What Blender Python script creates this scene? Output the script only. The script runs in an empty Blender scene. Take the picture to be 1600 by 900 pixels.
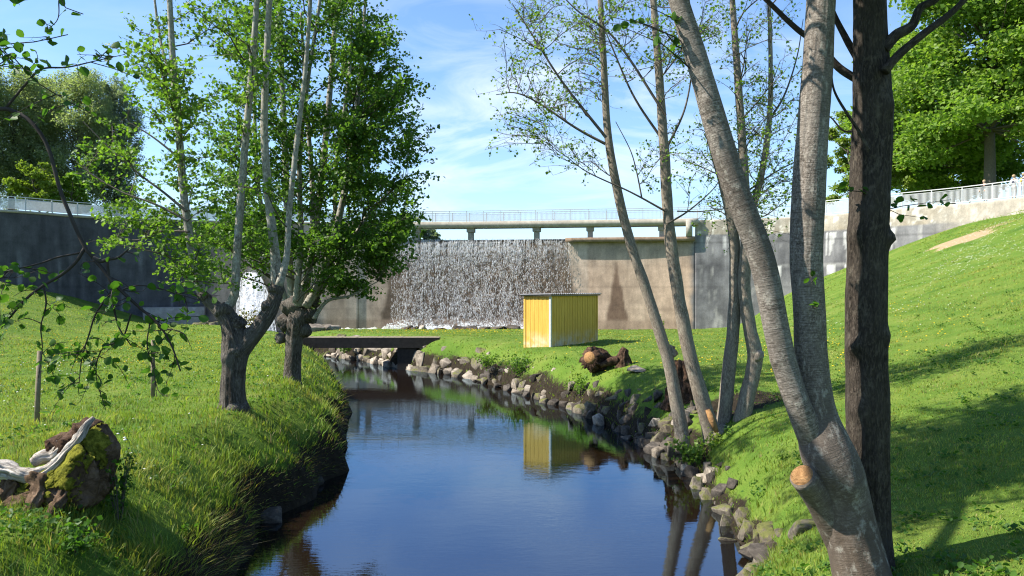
import bpy, bmesh, math, random
import numpy as np
from mathutils import Vector, Matrix, noise as mnoise

scene = bpy.context.scene
COL = scene.collection
R = math.radians
H = 4.1                                   # eye height above the stream surface, metres
FPX = 1200.0                              # focal length of the photograph in its own pixels

def at(px, py, D):
    """photo pixel + distance -> point in the place"""
    return np.array([(px - 800) / FPX * D, D, H - (py - 450) / FPX * D])

# ------------------------------------------------------------------ numpy noise
def _hash(ix, iy, iz, seed):
    n = (ix.astype(np.int64) * 374761393 + iy.astype(np.int64) * 668265263 + iz.astype(np.int64) * 2147483647 + seed * 974711) & 0xFFFFFFFF
    n = ((n ^ (n >> 13)) * 1274126177) & 0xFFFFFFFF
    n = ((n ^ (n >> 16)) * 2246822519) & 0xFFFFFFFF
    return ((n ^ (n >> 15)) & 0xFFFFFF) / float(0xFFFFFF)

def vnoise(x, y, z=0.0, seed=0):
    x, y, z = np.broadcast_arrays(np.asarray(x, float), np.asarray(y, float), np.asarray(z, float))
    ix, iy, iz = np.floor(x), np.floor(y), np.floor(z)
    fx, fy, fz = x - ix, y - iy, z - iz
    fx, fy, fz = fx*fx*(3-2*fx), fy*fy*(3-2*fy), fz*fz*(3-2*fz)
    r = 0
    for a in (0, 1):
        for b in (0, 1):
            for c in (0, 1):
                w = (fx if a else 1-fx) * (fy if b else 1-fy) * (fz if c else 1-fz)
                r = r + w * _hash(ix+a, iy+b, iz+c, seed)
    return r * 2 - 1

def fbm(x, y, z=0.0, seed=0, octv=4):
    r, a, f = 0, 1.0, 1.0
    for o in range(octv):
        r = r + a * vnoise(np.asarray(x)*f, np.asarray(y)*f, np.asarray(z)*f, seed + o)
        a *= .5; f *= 2.03
    return r / 1.9

def sstep(a, b, x):
    t = np.clip((x - a) / (b - a), 0, 1)
    return t*t*(3-2*t)

# ------------------------------------------------------------------ mesh helpers
def raw_mesh(name, V, faces, mats=(), parent=None, smooth=False, attrs=None, fmat=None):
    """V (n,3); faces = list of int arrays (m,k), any k"""
    me = bpy.data.meshes.new(name)
    V = np.asarray(V, dtype=np.float32)
    faces = [np.asarray(f, dtype=np.int32) for f in faces if len(f)]
    me.vertices.add(len(V)); me.vertices.foreach_set('co', V.ravel())
    loops = np.concatenate([f.ravel() for f in faces])
    tot = np.concatenate([np.full(len(f), f.shape[1], dtype=np.int32) for f in faces])
    start = np.concatenate([[0], np.cumsum(tot)[:-1]]).astype(np.int32)
    me.loops.add(len(loops)); me.loops.foreach_set('vertex_index', loops)
    me.polygons.add(len(tot)); me.polygons.foreach_set('loop_start', start); me.polygons.foreach_set('loop_total', tot)
    if smooth: me.polygons.foreach_set('use_smooth', np.ones(len(tot), dtype=bool))
    if fmat is not None: me.polygons.foreach_set('material_index', np.asarray(fmat, dtype=np.int32))
    for k, a in (attrs or {}).items():
        a = np.asarray(a, dtype=np.float32)
        if a.ndim == 1:
            at_ = me.attributes.new(k, 'FLOAT', 'POINT'); at_.data.foreach_set('value', a)
        elif a.shape[1] == 3:
            at_ = me.attributes.new(k, 'FLOAT_VECTOR', 'POINT'); at_.data.foreach_set('vector', a.ravel())
        else:
            at_ = me.attributes.new(k, 'FLOAT_COLOR', 'POINT'); at_.data.foreach_set('color', a.ravel())
    me.update(calc_edges=True); me.validate()
    for m in mats if isinstance(mats, (list, tuple)) else [mats]: me.materials.append(m)
    o = bpy.data.objects.new(name, me); COL.objects.link(o)
    if parent is not None: o.parent = parent
    return o

def bm_obj(name, bm, mat, parent=None, smooth=False):
    me = bpy.data.meshes.new(name)
    bmesh.ops.recalc_face_normals(bm, faces=bm.faces[:])
    bm.to_mesh(me); bm.free()
    if smooth:
        for p in me.polygons: p.use_smooth = True
    for m in mat if isinstance(mat, (list, tuple)) else [mat]: me.materials.append(m)
    o = bpy.data.objects.new(name, me); COL.objects.link(o)
    if parent is not None: o.parent = parent
    return o

def thing(name, label, cat, loc=(0, 0, 0), rz=0.0, group=None):
    o = bpy.data.objects.new(name, None); COL.objects.link(o)
    o.empty_display_size = .2
    o.location = [float(c) for c in loc]; o.rotation_euler = (0, 0, rz)
    return tag(o, label, cat, group)

def tag(o, label=None, cat=None, group=None, kind=None):
    if label: o['label'] = label
    if cat: o['category'] = cat
    if group: o['group'] = group
    if kind: o['kind'] = kind
    return o

def box(bm, lo, hi, mat=None):
    """axis aligned box, or transformed by mat"""
    vs = []
    for x in (lo[0], hi[0]):
        for y in (lo[1], hi[1]):
            for z in (lo[2], hi[2]):
                v = Vector((x, y, z))
                vs.append(bm.verts.new(mat @ v if mat else v))
    for f in ((0,1,3,2), (4,6,7,5), (0,4,5,1), (2,3,7,6), (0,2,6,4), (1,5,7,3)):
        bm.faces.new([vs[i] for i in f])

def bevel(bm, w, seg=1):
    bmesh.ops.bevel(bm, geom=bm.edges[:], offset=w, segments=seg, affect='EDGES', profile=.6)

def cr(pts, n):
    """Catmull-Rom resample of pts (k,d) to n samples, roughly even in arc length"""
    P = np.asarray(pts, float)
    P = np.vstack([2*P[0]-P[1], P, 2*P[-1]-P[-2]])
    out = []
    for i in range(1, len(P)-2):
        t = np.linspace(0, 1, 16, endpoint=False)[:, None]
        a, b, c, d = P[i-1], P[i], P[i+1], P[i+2]
        out.append(.5*((2*b) + (-a+c)*t + (2*a-5*b+4*c-d)*t**2 + (-a+3*b-3*c+d)*t**3))
    out = np.vstack(out + [P[-2][None]])
    L = np.concatenate([[0], np.cumsum(np.linalg.norm(np.diff(out[:, :3], axis=0), axis=1))])
    s = np.linspace(0, L[-1], n)
    return np.stack([np.interp(s, L, out[:, k]) for k in range(out.shape[1])], 1)

class Tubes:
    """collects tapered tubes into one mesh; attribute 'bark' = seamless (x, y, along) coordinates"""
    def __init__(s): s.V=[]; s.Q=[]; s.T=[]; s.B=[]; s.n=0
    def add(s, pts, rad, sides=6, amp=0.0, nf=4.0, lf=2.0, seed=0, ridge=0.0, cap=True, ridges=9, bumps=(), z0=0.0):
        P = np.asarray(pts, float); rad = np.asarray(rad, float); k = len(P)
        T = np.gradient(P, axis=0); T /= np.linalg.norm(T, axis=1)[:, None] + 1e-9
        ref = np.array([1., 0, 0]) if abs(T[0][0]) < .8 else np.array([0, 1., 0])
        U = np.zeros_like(P); u = ref - T[0]*np.dot(ref, T[0]); u /= np.linalg.norm(u); U[0] = u
        for i in range(1, k):
            u = u - T[i]*np.dot(u, T[i]); u /= np.linalg.norm(u) + 1e-9; U[i] = u
        W = np.cross(T, U)
        a = np.arange(sides) * 2*math.pi/sides
        L = np.concatenate([[0], np.cumsum(np.linalg.norm(np.diff(P, axis=0), axis=1))])
        ca, sa = np.cos(a), np.sin(a)
        rr = np.repeat(rad[:, None], sides, 1)
        if amp or ridge:
            X = ca[None]*nf/ (2*math.pi) + seed*7.3; Y = np.repeat((sa*nf/(2*math.pi))[None], k, 0) + seed*3.1
            Z = np.repeat((L*lf)[:, None], sides, 1)
            X = np.repeat(X, k, 0) if X.shape[0] == 1 else X
            rr = rr * (1 + amp*fbm(X, Y, Z, seed, 4))
            if ridge:
                q = vnoise(X*ridges/nf*3, Y*ridges/nf*3, Z*.35, seed+5) + .5*vnoise(X*ridges/nf*6, Y*ridges/nf*6, Z*.8, seed+6)
                rr = rr * (1 + ridge*(1-2*np.abs(q)))
        V = P[:, None, :] + rr[:, :, None]*(U[:, None, :]*ca[None, :, None] + W[:, None, :]*sa[None, :, None])
        if len(bumps):
            nr = V - P[:, None, :]; nr /= np.linalg.norm(nr, axis=2)[:, :, None] + 1e-9
            for c_, r_, p_ in bumps:
                V = V + nr*(p_*np.exp(-(((V - np.asarray(c_))**2).sum(2))/r_**2))[:, :, None]
        B = np.stack([np.repeat((ca[None]*rad.max()), k, 0) + seed*1.7, np.repeat((sa[None]*rad.max()), k, 0), np.repeat(L[:, None] + z0, sides, 1)], -1)
        s.V.append(V.reshape(-1, 3)); s.B.append(B.reshape(-1, 3))
        i = np.arange(k-1)[:, None]*sides; j = np.arange(sides)[None]; j2 = (j+1) % sides
        q = np.stack([i+j, i+j2, i+sides+j2, i+sides+j], -1).reshape(-1, 4) + s.n
        s.Q.append(q)
        c = s.n + k*sides
        if cap:
            s.V.append(P[[0, -1]]); s.B.append(np.array([[0, 0, 0], [0, 0, L[-1]]]))
            jj = np.arange(sides); jn = (jj+1) % sides
            s.T.append(np.stack([np.full(sides, c), s.n+jn, s.n+jj], 1))
            e = s.n+(k-1)*sides
            s.T.append(np.stack([np.full(sides, c+1), e+jj, e+jn], 1))
            c += 2
        s.n = c
    def blob(s, c, r, amp=.3, seed=0, squash=(1, 1, 1)):
        bm = bmesh.new(); bmesh.ops.create_icosphere(bm, subdivisions=3, radius=1)
        V = np.array([v.co[:] for v in bm.verts]); F = np.array([[v.index for v in f.verts] for f in bm.faces]); bm.free()
        d = 1 + amp*fbm(V[:, 0]*1.6+seed*3, V[:, 1]*1.6, V[:, 2]*1.6, seed, 4)
        V2 = V*d[:, None]*r*np.array(squash) + np.asarray(c)
        s.V.append(V2); s.B.append(V*r + [seed, 0, 0]); s.T.append(F + s.n); s.n += len(V)
    def obj(s, name, mat, parent=None, org=(0, 0, 0), smooth=True):
        V = np.vstack(s.V) - np.asarray(org)
        return raw_mesh(name, V, ([np.vstack(s.Q)] if s.Q else []) + ([np.vstack(s.T)] if s.T else []), mat, parent, smooth, {'bark': np.vstack(s.B)})

def rand_rot(rng, n, up=0.8):
    N = rng.normal(size=(n, 3)); N /= np.linalg.norm(N, axis=1)[:, None]
    N[:, 2] += up; N /= np.linalg.norm(N, axis=1)[:, None]
    A = rng.normal(size=(n, 3)); A -= N*(A*N).sum(1)[:, None]; A /= np.linalg.norm(A, axis=1)[:, None]
    return A, np.cross(N, A), N

LEAF4 = (np.array([[0, 0, 0], [.5, .40, .10], [1.0, 0, -.05], [.5, -.40, .10]]), [np.array([[0, 1, 2], [0, 2, 3]])])
LEAF8 = (np.array([[0, 0, 0], [.2, .28, .05], [.55, .42, .09], [.85, .25, .04], [1, 0, -.06], [.85, -.25, .04], [.55, -.42, .09], [.2, -.28, .05]]),
         [np.array([[0, 1, 2, 3, 4], [0, 4, 5, 6, 7]])])

def leaves_mesh(name, P, size, mat, parent, rng, org, tmpl=LEAF4, up=.8, droop=0.0):
    P = np.asarray(P)
    n = len(P); A, B, N = rand_rot(rng, n, up)
    if droop: 
        A[:, 2] -= droop; A /= np.linalg.norm(A, axis=1)[:, None]
        B = np.cross(N, A); B /= np.linalg.norm(B, axis=1)[:, None]; N = np.cross(A, B)
    T, F = tmpl; k = len(T)
    sz = size*rng.uniform(.6, 1.25, n)
    V = P[:, None, :] + sz[:, None, None]*(T[None, :, 0:1]*A[:, None] + T[None, :, 1:2]*B[:, None] + T[None, :, 2:3]*N[:, None])
    V = V.reshape(-1, 3) - np.asarray(org)
    off = (np.arange(n)*k)[:, None, None]
    FF = [(f[None] + off).reshape(-1, f.shape[1]) for f in F]
    t = np.repeat(rng.uniform(0, 1, n), k)
    return raw_mesh(name, V, FF, mat, parent, False, {'tint': t})

# ------------------------------------------------------------------ materials
class NT:
    def __init__(s, name):
        s.m = bpy.data.materials.new(name); s.m.use_nodes = True
        s.t = s.m.node_tree; s.t.nodes.clear(); s.out = s.t.nodes.new('ShaderNodeOutputMaterial')
    def n(s, typ, **kw):
        nd = s.t.nodes.new('ShaderNode'+typ)
        for k, v in kw.items():
            if k.startswith('i_'):
                key = k[2:]; key = int(key) if key.isdigit() else key.replace('_', ' ')
                nd.inputs[key].default_value = v
            else: setattr(nd, k, v)
        return nd
    def l(s, a, b): s.t.links.new(a, b)
    def coord(s, kind='Object', attr=None, scale=(1, 1, 1)):
        if attr: c = s.n('Attribute', attribute_name=attr).outputs['Vector']
        else: c = s.n('TexCoord').outputs[kind]
        mp = s.n('Mapping'); mp.inputs['Scale'].default_value = scale; s.l(c, mp.inputs['Vector']); return mp.outputs['Vector']
    def noise(s, vec, scale, detail=5, rough=.6, dist=0.0):
        nd = s.n('TexNoise'); nd.inputs['Scale'].default_value = scale; nd.inputs['Detail'].default_value = detail
        nd.inputs['Roughness'].default_value = rough; nd.inputs['Distortion'].default_value = dist
        s.l(vec, nd.inputs['Vector']); return nd.outputs['Fac']
    def ramp(s, fac, stops):
        r = s.n('ValToRGB'); e = r.color_ramp.elements
        while len(e) < len(stops): e.new(.5)
        for i, (p, c) in enumerate(stops):
            e[i].position = p; e[i].color = (c[0], c[1], c[2], 1) if hasattr(c, '__len__') else (c, c, c, 1)
        s.l(fac, r.inputs['Fac']); return r.outputs['Color']
    def mix(s, fac, a, b, mode='MIX'):
        m = s.n('Mix', data_type='RGBA', blend_type=mode)
        for v, i in ((fac, 0), (a, 6), (b, 7)):
            if hasattr(v, 'node'): s.l(v, m.inputs[i])
            else: m.inputs[i].default_value = (v if i == 0 else (v[0], v[1], v[2], 1))
        return m.outputs[2]
    def math(s, op, a, b=0.0):
        m = s.n('Math', operation=op)
        for v, i in ((a, 0), (b, 1)):
            if hasattr(v, 'node'): s.l(v, m.inputs[i])
            else: m.inputs[i].default_value = v
        return m.outputs[0]
    def bump(s, h, strength=.5, dist=.05):
        b = s.n('Bump'); b.inputs['Strength'].default_value = strength; b.inputs['Distance'].default_value = dist
        s.l(h, b.inputs['Height']); return b.outputs['Normal']
    def pbr(s, col, rough=.8, normal=None, spec=.3, **kw):
        p = s.n('BsdfPrincipled')
        if hasattr(col, 'node'): s.l(col, p.inputs['Base Color'])
        else: p.inputs['Base Color'].default_value = (*col[:3], 1)
        if hasattr(rough, 'node'): s.l(rough, p.inputs['Roughness'])
        else: p.inputs['Roughness'].default_value = rough
        p.inputs['Specular IOR Level'].default_value = spec
        if normal is not None: s.l(normal, p.inputs['Normal'])
        for k, v in kw.items(): p.inputs[k.replace('_', ' ')].default_value = v
        return p.outputs[0]
    def done(s, sh): s.l(sh, s.out.inputs['Surface']); return s.m

def leaf_mat(name, c1, c2, trans=.45, gloss=.25):
    """thin leaf: diffuse + translucent + a little sheen; c1..c2 is leaf to leaf variation"""
    t = NT(name)
    a = t.n('Attribute', attribute_name='tint').outputs['Fac']
    col = t.mix(a, c1, c2)
    p = t.pbr(col, .5, spec=gloss)
    tr = t.n('BsdfTranslucent')
    tc = t.mix(1.0, col, (1.35, 1.5, .6), 'MULTIPLY'); t.l(tc, tr.inputs['Color'])
    mx = t.n('MixShader'); mx.inputs[0].default_value = trans; t.l(p, mx.inputs[1]); t.l(tr.outputs[0], mx.inputs[2])
    return t.done(mx.outputs[0])

def bark_mat(name, c_dark, c_mid, c_light, furrow=(9, 9, 2.2), lent=0.0, lichen=None, bumps=.7, bd=.03, scale=1.0, foot=None, lz=95):
    t = NT(name)
    v = t.coord(attr='bark', scale=tuple(f*scale for f in furrow))
    n1 = t.noise(v, 3.0, 7, .65, .6)
    vo = t.coord(attr='bark')
    n2 = t.noise(vo, 2.3*scale, 4)
    col = t.ramp(n1, [(.32, c_dark), (.5, c_mid), (.68, c_light)])
    col = t.mix(t.ramp(n2, [(.35, 0), (.7, .75)]), col, tuple(.55*a+.1*b for a, b in zip(c_light, c_mid)))
    h = n1
    if lent:
        vl = t.coord(attr='bark', scale=(5*scale, 5*scale, lz*scale))
        nl = t.noise(vl, 1.0, 3, .55, .3)
        col = t.mix(t.ramp(nl, [(.50, 0), (.63, lent)]), col, c_dark)
        h = t.math('SUBTRACT', n1, t.math('MULTIPLY', nl, .7))
    if foot:
        sp = t.n('SeparateXYZ'); t.l(vo, sp.inputs[0]); nf_ = t.noise(vo, 5, 6, .7)
        k = t.math('ADD', sp.outputs[2], t.math('MULTIPLY', t.math('SUBTRACT', nf_, .5), 3.4))
        k = t.math('MULTIPLY', k, .25)
        col = t.mix(t.ramp(k, [(.30, .9), (.72, 0)]), col, t.mix(nf_, tuple(.5*q for q in foot), tuple(2.2*q for q in foot)))
        pz = t.noise(t.coord(attr='bark', scale=(1.2, 1.2, .9)), 1.6, 4, .6); col = t.mix(t.ramp(pz, [(.46, 0), (.66, .75)]), col, (.085, .068, .054))
        h = t.math('ADD', h, t.math('MULTIPLY', nf_, .6))
    if lichen:
        n3 = t.noise(vo, 6.5*scale, 5, .7)
        col = t.mix(t.ramp(n3, [(.55, 0), (.70, .7)]), col, lichen)
    return t.done(t.pbr(col, .85, t.bump(h, bumps, bd), .2))

M = {}
M['bark_pollard'] = bark_mat('bark_pollard', (.012, .009, .007), (.085, .068, .055), (.30, .27, .235), (12, 12, 3.2), bumps=1.0, bd=.09)
M['bark_smooth'] = bark_mat('bark_smooth_grey', (.05, .042, .032), (.25, .23, .185), (.50, .48, .42), (7, 7, 5), lichen=(.55, .54, .47), bumps=.6, bd=.02)
M['bark_clump'] = bark_mat('bark_brown_grey', (.045, .033, .023), (.20, .16, .12), (.40, .35, .28), (9, 9, 5), lichen=(.38, .36, .27), bumps=.7, bd=.03)
M['bark_birch'] = bark_mat('bark_silver', (.030, .023, .017), (.165, .138, .112), (.36, .32, .275), (8, 8, 15), lent=.6, lichen=(.40, .37, .31), bumps=.5, bd=.012, foot=(.075, .055, .04), lz=150)
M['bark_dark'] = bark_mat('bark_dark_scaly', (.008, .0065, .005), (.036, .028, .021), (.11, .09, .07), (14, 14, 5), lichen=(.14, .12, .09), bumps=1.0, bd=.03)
M['twig'] = bark_mat('twig_bark', (.04, .032, .025), (.10, .085, .068), (.17, .15, .12), bumps=.1)
M['twig_dark'] = bark_mat('twig_dark_bark', (.018, .014, .012), (.04, .032, .028), (.07, .06, .05), bumps=.1)
M['trunk_far'] = bark_mat('trunk_far', (.05, .04, .03), (.10, .085, .065), (.17, .15, .12), bumps=.3)
M['leaf_alder'] = leaf_mat('leaf_alder', (.085, .165, .022), (.165, .26, .045), .5)
M['leaf_dense'] = leaf_mat('leaf_dense', (.06, .13, .02), (.125, .215, .038), .5)
M['leaf_fresh'] = leaf_mat('leaf_fresh', (.10, .19, .028), (.19, .28, .05))
M['leaf_near'] = leaf_mat('leaf_near', (.04, .10, .014), (.08, .17, .024), .5)
M['leaf_big'] = leaf_mat('leaf_broad', (.12, .215, .03), (.22, .31, .065), .5)
M['leaf_yellowish'] = leaf_mat('leaf_yellowish', (.13, .19, .03), (.20, .26, .05))
M['leaf_hazy'] = leaf_mat('leaf_haze_grey', (.18, .225, .125), (.27, .305, .19), .55)  # greyer, paler leaves carry the distant haze in their colour
M['leaf_rust'] = leaf_mat('leaf_rust', (.15, .09, .02), (.12, .14, .03), .4)
M['leaf_blue'] = leaf_mat('leaf_bluish', (.16, .20, .16), (.21, .25, .20), .5)
# ------------------------------------------------------------------ terrain functions
_Y = np.arange(-60, 110, .25)
def _smooth(ys, xs, w=7):
    v = np.interp(_Y, ys, xs); k = np.ones(w)/w
    return np.convolve(np.pad(v, w//2, mode='edge'), k, 'valid')
_XL = _smooth([-60, 0, 4, 7, 9, 10.9, 12.6, 14.5, 17, 19.7, 24, 32.8, 39, 44.7, 50, 56, 62, 68, 80],
              [-9, -3.6, -3.5, -3.6, -3.9, -4.1, -4.35, -4.0, -3.95, -4.3, -5.2, -7.6, -9.8, -12.3, -16.5, -20.5, -24, -26, -27])
_XR = _smooth([-60, 0, 5, 7, 9, 11, 13, 15.4, 18.2, 20.5, 25.9, 30.7, 35.7, 38.7, 43.5, 46.4, 50, 56, 62, 68, 80],
              [0, .6, .8, 1.3, 2.4, 3.5, 3.85, 3.95, 3.75, 3.35, 2.1, 0, -2.4, -5.4, -8.7, -11.4, -14.2, -17.5, -19.5, -20.5, -21])
_XL = _XL + .26*vnoise(_Y*.75, 0, 0, 3) + .13*vnoise(_Y*2.1, 4, 0, 4)
_XR = _XR + .12*vnoise(_Y*1.1, 0, 0, 5)
def xl(Y): return np.interp(Y, _Y, _XL)
def xr(Y): return np.interp(Y, _Y, _XR)
POOL = (-3.0, 69.5, 11.5, 4.2)
def ground_z(X, Y):
    X = np.asarray(X, float); Y = np.asarray(Y, float)
    L, Rr = xl(Y), xr(Y)
    dl, dr = L - X, X - Rr
    # left meadow
    toe = -(12 + .25*np.clip(Y, -5, 80))
    hl = 1.62 + .07*fbm(X*.35, Y*.35, 0, 11) + .05*fbm(X*1.4, Y*1.4, 0, 12)
    rise = np.clip(toe - X, 0, None)
    hl = hl + .27*(np.sqrt(rise*rise + 4) - 2) - .012*np.clip(Y-40, 0, 40)
    hl = hl*(.54 + .46*sstep(.1, 1.75, dl)*np.ones_like(dl))*1.0
    zl = hl*(1 - np.exp(-(np.clip(dl + .07*fbm(X*3.1, Y*3.1, 0, 17), 0, None)/.24)**1.15))
    # right bank and hill
    toe = np.interp(Y, [-20, 5, 10, 30, 50, 70, 100], [3.5, 4.5, 5.2, 10.4, 15.8, 21.0, 28])
    slope = np.clip(.16 + .0052*Y, .15, .53)
    rise = np.clip(X - toe + 1.2, 0, None)
    hr = 1.62 + slope*(np.sqrt(rise*rise + 2.2) - 1.48) + .07*fbm(X*.35, Y*.35, 0, 13) + .045*fbm(X*1.3, Y*1.3, 0, 14)
    hr = hr - .034*np.clip(Y-40, 0, 32)*(1 - sstep(0, 6, rise))
    lam = np.interp(Y, [6, 10, 17, 22, 28], [1.0, 1.1, 1.15, .85, .6])
    zr = hr*(1 - np.exp(-np.clip(dr, 0, None)/lam))
    bed = -.75*(1 - np.exp(np.clip(np.maximum(dl, dr), None, 0)/.45))
    z = np.where(dl > 0, zl, np.where(dr > 0, zr, bed))
    # lawn beyond the shed falls away to the plunge pool
    px, py, a, b = POOL
    q = np.sqrt(((X-px)/a)**2 + ((Y-py)/b)**2)
    dip = 1 - sstep(.75, 1.35, q)
    z = z*(1-dip) + dip*(-.4)
    far = sstep(56, 66, Y)*(1 - sstep(14, 22, X))*sstep(-40, -26, X)
    z = np.where((dl <= 0) & (dr <= 0), z, z*(1-far*.75))
    z = np.where(z > 8.6, 8.6 + 1.35*np.tanh((z-8.6)/1.35), z)
    return z

# ------------------------------------------------------------------ ground sheet
def strip(*segs):
    return np.unique(np.round(np.concatenate([np.arange(a, b, s) for a, b, s in segs]), 4))
def build_ground():
    ys = strip((-60, -8, 4), (-8, 5, .7), (5, 32, .22), (32, 50, .45), (50, 78, 1.0))
    offs = strip((0, 3, .1), (3, 8, .3), (8, 20, .6), (20, 45, 1.5), (45, 160, 8))
    st = np.linspace(0, 1, 15)[1:-1]
    rows = []
    for y in ys:
        L, Rr = float(xl(y)), float(xr(y))
        rows.append(np.concatenate([L - offs[::-1], L + (Rr-L)*st, Rr + offs]))
    X = np.array(rows); Y = np.repeat(ys[:, None], X.shape[1], 1)
    Z = ground_z(X, Y)
    d = np.minimum(np.abs(xl(Y)-X), np.abs(X-xr(Y)))
    # ragged turf and earth at the banks
    m = np.exp(-((d-.4)/.6)**2)*(Y > 4)*(Y < 50)
    Z = Z + m*(.10*fbm(X*2.6, Y*2.6, 0, 21) + .10*(.4-np.abs(fbm(X*4.5, Y*4.5, 0, 23, 3)))*(X < xl(Y)))
    n, k = X.shape
    V = np.stack([X, Y, Z], -1).reshape(-1, 3)
    i = np.arange(n-1)[:, None]*k; j = np.arange(k-1)[None]
    F = np.stack([i+j, i+j+1, i+k+j+1, i+k+j], -1).reshape(-1, 4)
    dl, dr = (xl(Y)-X), (X-xr(Y))
    inside = (dl < 0) & (dr < 0)
    bank = np.where(dl > 0, np.exp(-(dl/.50)**2), np.where(dr > 0, np.exp(-(dr/np.interp(Y, [8, 16, 18, 26, 30], [.45, .25, .7, .5, .55]))**2), 1))
    soil = np.clip(bank + .55*fbm(X*1.5, Y*1.5, 0, 22)*np.exp(-np.minimum(np.abs(dl), np.abs(dr))/1.2), 0, 1)
    # worn earth by the clump of stems and on the slope below the wall
    soil = np.maximum(soil, .9*np.exp(-(((X-5.6)/1.3)**2 + ((Y-18.6)/1.0)**2)**1.5))
    q = dirt_mask(X, Y)
    return raw_mesh('ground', V, [F], M['ground'], None, True, {'soil': soil.ravel(), 'dry': q.ravel()})
def dirt_mask(X, Y):
    a = at(1508, 371, 50.0)
    u = (X - a[0])/1.75; v = (Y - a[1])/3.2
    return np.clip(1.6 - 1.5*(u*u + v*v) + .9*fbm(X*1.1, Y*.6, 0, 31), 0, 1)

def mat_ground():
    t = NT('ground_turf'); v = t.coord('Object')
    n1 = t.noise(v, .55, 7, .65); n2 = t.noise(v, 7.0, 6, .7); n3 = t.noise(v, 45, 4, .7)
    g = t.ramp(n1, [(.28, (.055, .115, .014)), (.45, (.10, .175, .022)), (.6, (.145, .205, .032)), (.74, (.20, .215, .06))])
    g = t.mix(t.ramp(n3, [(.3, .55), (.6, 0)]), g, (.03, .05, .012))
    e = t.ramp(n2, [(.3, (.012, .009, .006)), (.6, (.032, .025, .016)), (.8, (.075, .062, .042))])
    soil = t.n('Attribute', attribute_name='soil').outputs['Fac']
    s = t.math('ADD', soil, t.math('MULTIPLY', t.math('SUBTRACT', n2, .5), .8))
    c = t.mix(t.ramp(s, [(.42, 0), (.62, 1)]), g, e)
    dry = t.n('Attribute', attribute_name='dry').outputs['Fac']
    dcol = t.ramp(n2, [(.3, (.22, .15, .085)), (.7, (.42, .32, .19))])
    c = t.mix(t.ramp(dry, [(.35, 0), (.6, 1)]), c, dcol)
    h = t.math('ADD', n2, t.math('MULTIPLY', n3, .5))
    M['ground'] = t.done(t.pbr(c, .95, t.bump(h, .8, .06), .1))
mat_ground()
g = build_ground(); tag(g, kind='structure')

# ------------------------------------------------------------------ water
def mat_water(name='stream_water', scale=1.0):
    t = NT(name)
    v = t.coord('Object', scale=(1, 1, 1))
    v1 = t.coord('Object', scale=(.75, 2.2, 1)); v2 = t.coord('Object', scale=(1.6, 5.0, 1))
    n1 = t.noise(v1, 1.2*scale, 3, .5, .5); n2 = t.noise(v2, 3.2*scale, 3, .5, .3)
    wind = t.ramp(t.noise(v, .22, 2, .5), [(.38, .25), (.62, 1)])
    h = t.math('ADD', t.math('MULTIPLY', n1, .5), t.math('MULTIPLY', t.math('MULTIPLY', n2, wind), .55))
    nrm = t.bump(h, .032, .10)
    gl = t.n('BsdfGlossy'); gl.inputs['Roughness'].default_value = .015; gl.inputs['Color'].default_value = (.60, .80, 1, 1); t.l(nrm, gl.inputs['Normal'])
    tp = t.n('BsdfTransparent'); tp.inputs['Color'].default_value = (.30, .165, .07, 1)
    df = t.n('BsdfDiffuse'); df.inputs['Color'].default_value = (.020, .012, .006, 1)
    body = t.n('MixShader'); body.inputs[0].default_value = .55; t.l(tp.outputs[0], body.inputs[1]); t.l(df.outputs[0], body.inputs[2])
    fr = t.n('Fresnel'); fr.inputs['IOR'].default_value = 2.8; t.l(nrm, fr.inputs['Normal'])
    mx = t.n('MixShader'); t.l(fr.outputs[0], mx.inputs[0]); t.l(body.outputs[0], mx.inputs[1]); t.l(gl.outputs[0], mx.inputs[2])
    return t.done(mx.outputs[0])
M['water'] = mat_water()
def build_water():
    ys = np.concatenate([np.arange(-58, 5, 3), np.arange(5, 76, 1.0)])
    V, F = [], []
    for y in ys:
        L, Rr = float(xl(y)) - .35, float(xr(y)) + .35
        if y > 60: L, Rr = min(L, -30), 14
        V += [(L + (Rr-L)*k/10, y, 0) for k in range(11)]
    for i in range(len(ys)-1):
        for k in range(10): F.append((i*11+k, i*11+k+1, i*11+k+12, i*11+k+11))
    return tag(raw_mesh('stream_water', np.array(V), [np.array(F)], M['water'], None, True), kind='structure')
build_water()

SKYT = (.84, 1.0, 1.17)
# ------------------------------------------------------------------ sky, sun, camera
SUN_EL, SUN_AZ = R(46), math.atan2(-.99, -.13)      # light comes from the left, a little from the camera's side
sdir = Vector((math.sin(SUN_AZ)*math.cos(SUN_EL), math.cos(SUN_AZ)*math.cos(SUN_EL), math.sin(SUN_EL)))
sl = bpy.data.lights.new('sun', 'SUN'); sl.energy = 5.0; sl.angle = R(.5); sl.color = (1.0, .94, .84)
so = bpy.data.objects.new('sun', sl); COL.objects.link(so); so.rotation_euler = sdir.to_track_quat('Z', 'Y').to_euler()
w = bpy.data.worlds.new('World'); scene.world = w; w.use_nodes = True
nt = w.node_tree; nt.nodes.clear()
def wn(typ, **kw):
    nd = nt.nodes.new('ShaderNode'+typ)
    for k, v in kw.items(): setattr(nd, k, v)
    return nd
sky = wn('TexSky', sky_type='NISHITA', sun_disc=False); sky.sun_elevation = SUN_EL; sky.sun_rotation = SUN_AZ
sky.altitude = 50; sky.air_density = 1.0; sky.dust_density = .6; sky.ozone_density = 2.2
tc = wn('TexCoord')
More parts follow.
